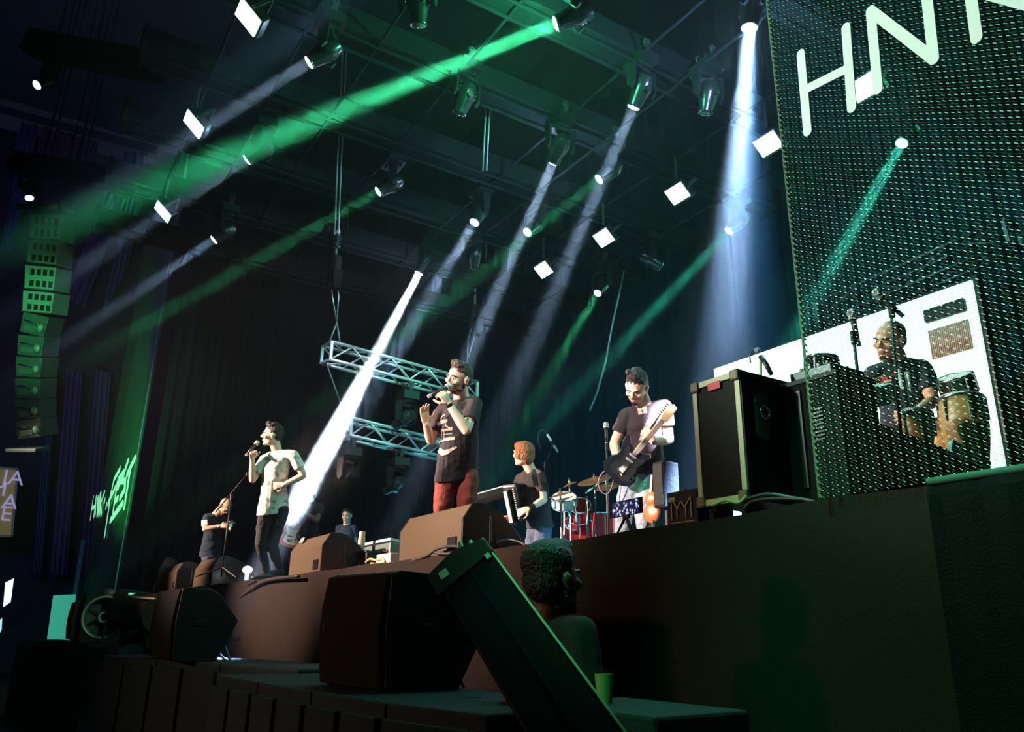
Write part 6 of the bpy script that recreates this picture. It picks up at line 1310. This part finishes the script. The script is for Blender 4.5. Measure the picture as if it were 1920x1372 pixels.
# lit signs near the floor at far left
for q, col_, es_, lb in ((((10, 1092), (26, 1084), (20, 1128), (6, 1138)), (0.75, 0.8, 1.0), 1.6, 'bright white lit panel at the left frame edge'), (((0, 1162), (4, 1158), (3, 1180), (0, 1186)), (0.5, 0.9, 1.0), 1.0, 'tiny lit panel at the left frame edge'),
                      (((100, 1116), (142, 1114), (136, 1200), (88, 1200)), (0.05, 0.55, 0.36), 0.55, 'green-lit panel between the far left speakers and the portal')):
    P = [onx(x, y, -24.5) for x, y in q]; mb = MB().add(P + [p_ - V((0.05, 0, 0)) for p_ in P], [(0, 1, 2, 3), (7, 6, 5, 4), (0, 4, 5, 1), (1, 5, 6, 2), (2, 6, 7, 3), (3, 7, 4, 0)])
    tag(mb.build('lit_panel', mat('panel_' + str(es_), (0.3, 0.4, 0.4), 0.5, emit=col_, es=es_)), lb, 'panel', 'lit panels at the far left')
PL = mat('portal_post', (0.08, 0.22, 0.18), 0.5); tag(MB().bar(at(157, 1012, 22), V((at(145, 1112, 22).x, at(145, 1112, 22).y, 0.0)), 0.10).build('portal_post', PL), 'thin teal post at the outer edge of the far portal', 'post')
# ball-shaped floor lamp glow behind the wedge
fl = at(464, 1068, 11.5); t = thing('floor_lamp', 'small bright white floor lamp behind the dark wedge monitor', 'lamp', V((fl.x, fl.y, S)))
part(MB().ell(fl, (0.07, 0.07, 0.055)), 'globe', mat('lamp_globe', (1, 1, 1), 0.3, emit=(0.9, 0.95, 1.0), es=3.0), t, smooth=True); part(MB().cyl((fl.x, fl.y, S), fl, 0.03), 'stem', mat('stem_lit', (0.8, 0.85, 0.9), 0.4, emit=(0.8, 0.9, 1.0), es=0.8), t)

# ------------------------------------------------------------------ haze filling the stage house, thicker under the roof
def volmat(name, aniso, col=(1, 1, 1)):
    M = bpy.data.materials.new(name); M.use_nodes = True; nt = M.node_tree; nt.nodes.clear()
    o = nt.nodes.new('ShaderNodeOutputMaterial'); v = nt.nodes.new('ShaderNodeVolumeScatter')
    v.inputs['Anisotropy'].default_value = aniso; v.inputs['Color'].default_value = (*col, 1)
    nt.links.new(v.outputs[0], o.inputs['Volume']); return M, nt, v
HZ, nt, v = volmat('haze', 0.3)
tc = nt.nodes.new('ShaderNodeTexCoord'); sx = nt.nodes.new('ShaderNodeSeparateXYZ'); mr = nt.nodes.new('ShaderNodeMapRange'); mr.interpolation_type = 'SMOOTHSTEP'
nt.links.new(tc.outputs['Object'], sx.inputs[0]); nt.links.new(sx.outputs['Z'], mr.inputs['Value'])
mr.inputs['From Min'].default_value = 3.0; mr.inputs['From Max'].default_value = 6.6; mr.inputs['To Min'].default_value = 0.0003; mr.inputs['To Max'].default_value = 0.0026
m2 = nt.nodes.new('ShaderNodeMapRange'); m2.interpolation_type = 'SMOOTHSTEP'; m2.inputs['From Min'].default_value = -1.0; m2.inputs['From Max'].default_value = 1.8
mm_ = nt.nodes.new('ShaderNodeMath'); mm_.operation = 'MULTIPLY'; nt.links.new(sx.outputs['Y'], m2.inputs['Value']); nt.links.new(mr.outputs[0], mm_.inputs[0]); nt.links.new(m2.outputs[0], mm_.inputs[1]); nt.links.new(mm_.outputs[0], v.inputs['Density'])
cy.volume_step_rate = 4.0; cy.volume_max_steps = 64
hz = MB().box((-12.0, 3.9, 5.6), (22.6, 9.8, 9.4)).build('stage_haze', HZ)
tag(hz, 'thin theatrical haze filling the air over the stage', 'haze', kind='stuff')

SMK, nt, v = volmat('smoke', 0.2)
tc = nt.nodes.new('ShaderNodeTexCoord'); nz_ = nt.nodes.new('ShaderNodeTexNoise'); nz_.inputs['Scale'].default_value = 3.2; nz_.inputs['Detail'].default_value = 3; mr = nt.nodes.new('ShaderNodeMapRange')
nt.links.new(tc.outputs['Object'], nz_.inputs['Vector']); nt.links.new(nz_.outputs[0], mr.inputs['Value'])
mr.inputs['From Min'].default_value = 0.40; mr.inputs['From Max'].default_value = 0.66; mr.inputs['To Min'].default_value = 0.004; mr.inputs['To Max'].default_value = 0.05
nt.links.new(mr.outputs[0], v.inputs['Density'])
s0, s1 = at(655, 760, 11.3), at(580, 905, 11.05)
fl_ = nt.nodes.new('ShaderNodeVectorMath'); fl_.operation = 'LENGTH'; nt.links.new(tc.outputs['Object'], fl_.inputs[0])
m3 = nt.nodes.new('ShaderNodeMapRange'); m3.interpolation_type = 'SMOOTHSTEP'; m3.inputs['From Min'].default_value = 1.0; m3.inputs['From Max'].default_value = 0.35; nt.links.new(fl_.outputs['Value'], m3.inputs['Value'])
mu = nt.nodes.new('ShaderNodeMath'); mu.operation = 'MULTIPLY'; nt.links.new(mr.outputs[0], mu.inputs[0]); nt.links.new(m3.outputs[0], mu.inputs[1]); nt.links.new(mu.outputs[0], v.inputs['Density'])
smk = MB().ell((0, 0, 0), (1, 1, 1), nu=24, nv=16).build('smoke_cloud', SMK)
smk.location = (s0 + s1) / 2; smk.rotation_euler = (s1 - s0).to_track_quat('Z', 'Y').to_euler(); smk.scale = (0.75, 0.75, 1.35)
nz_.inputs['Scale'].default_value = 2.6
tag(smk, 'white smoke cloud drifting in the lower end of the brightest shaft', 'smoke', kind='stuff')
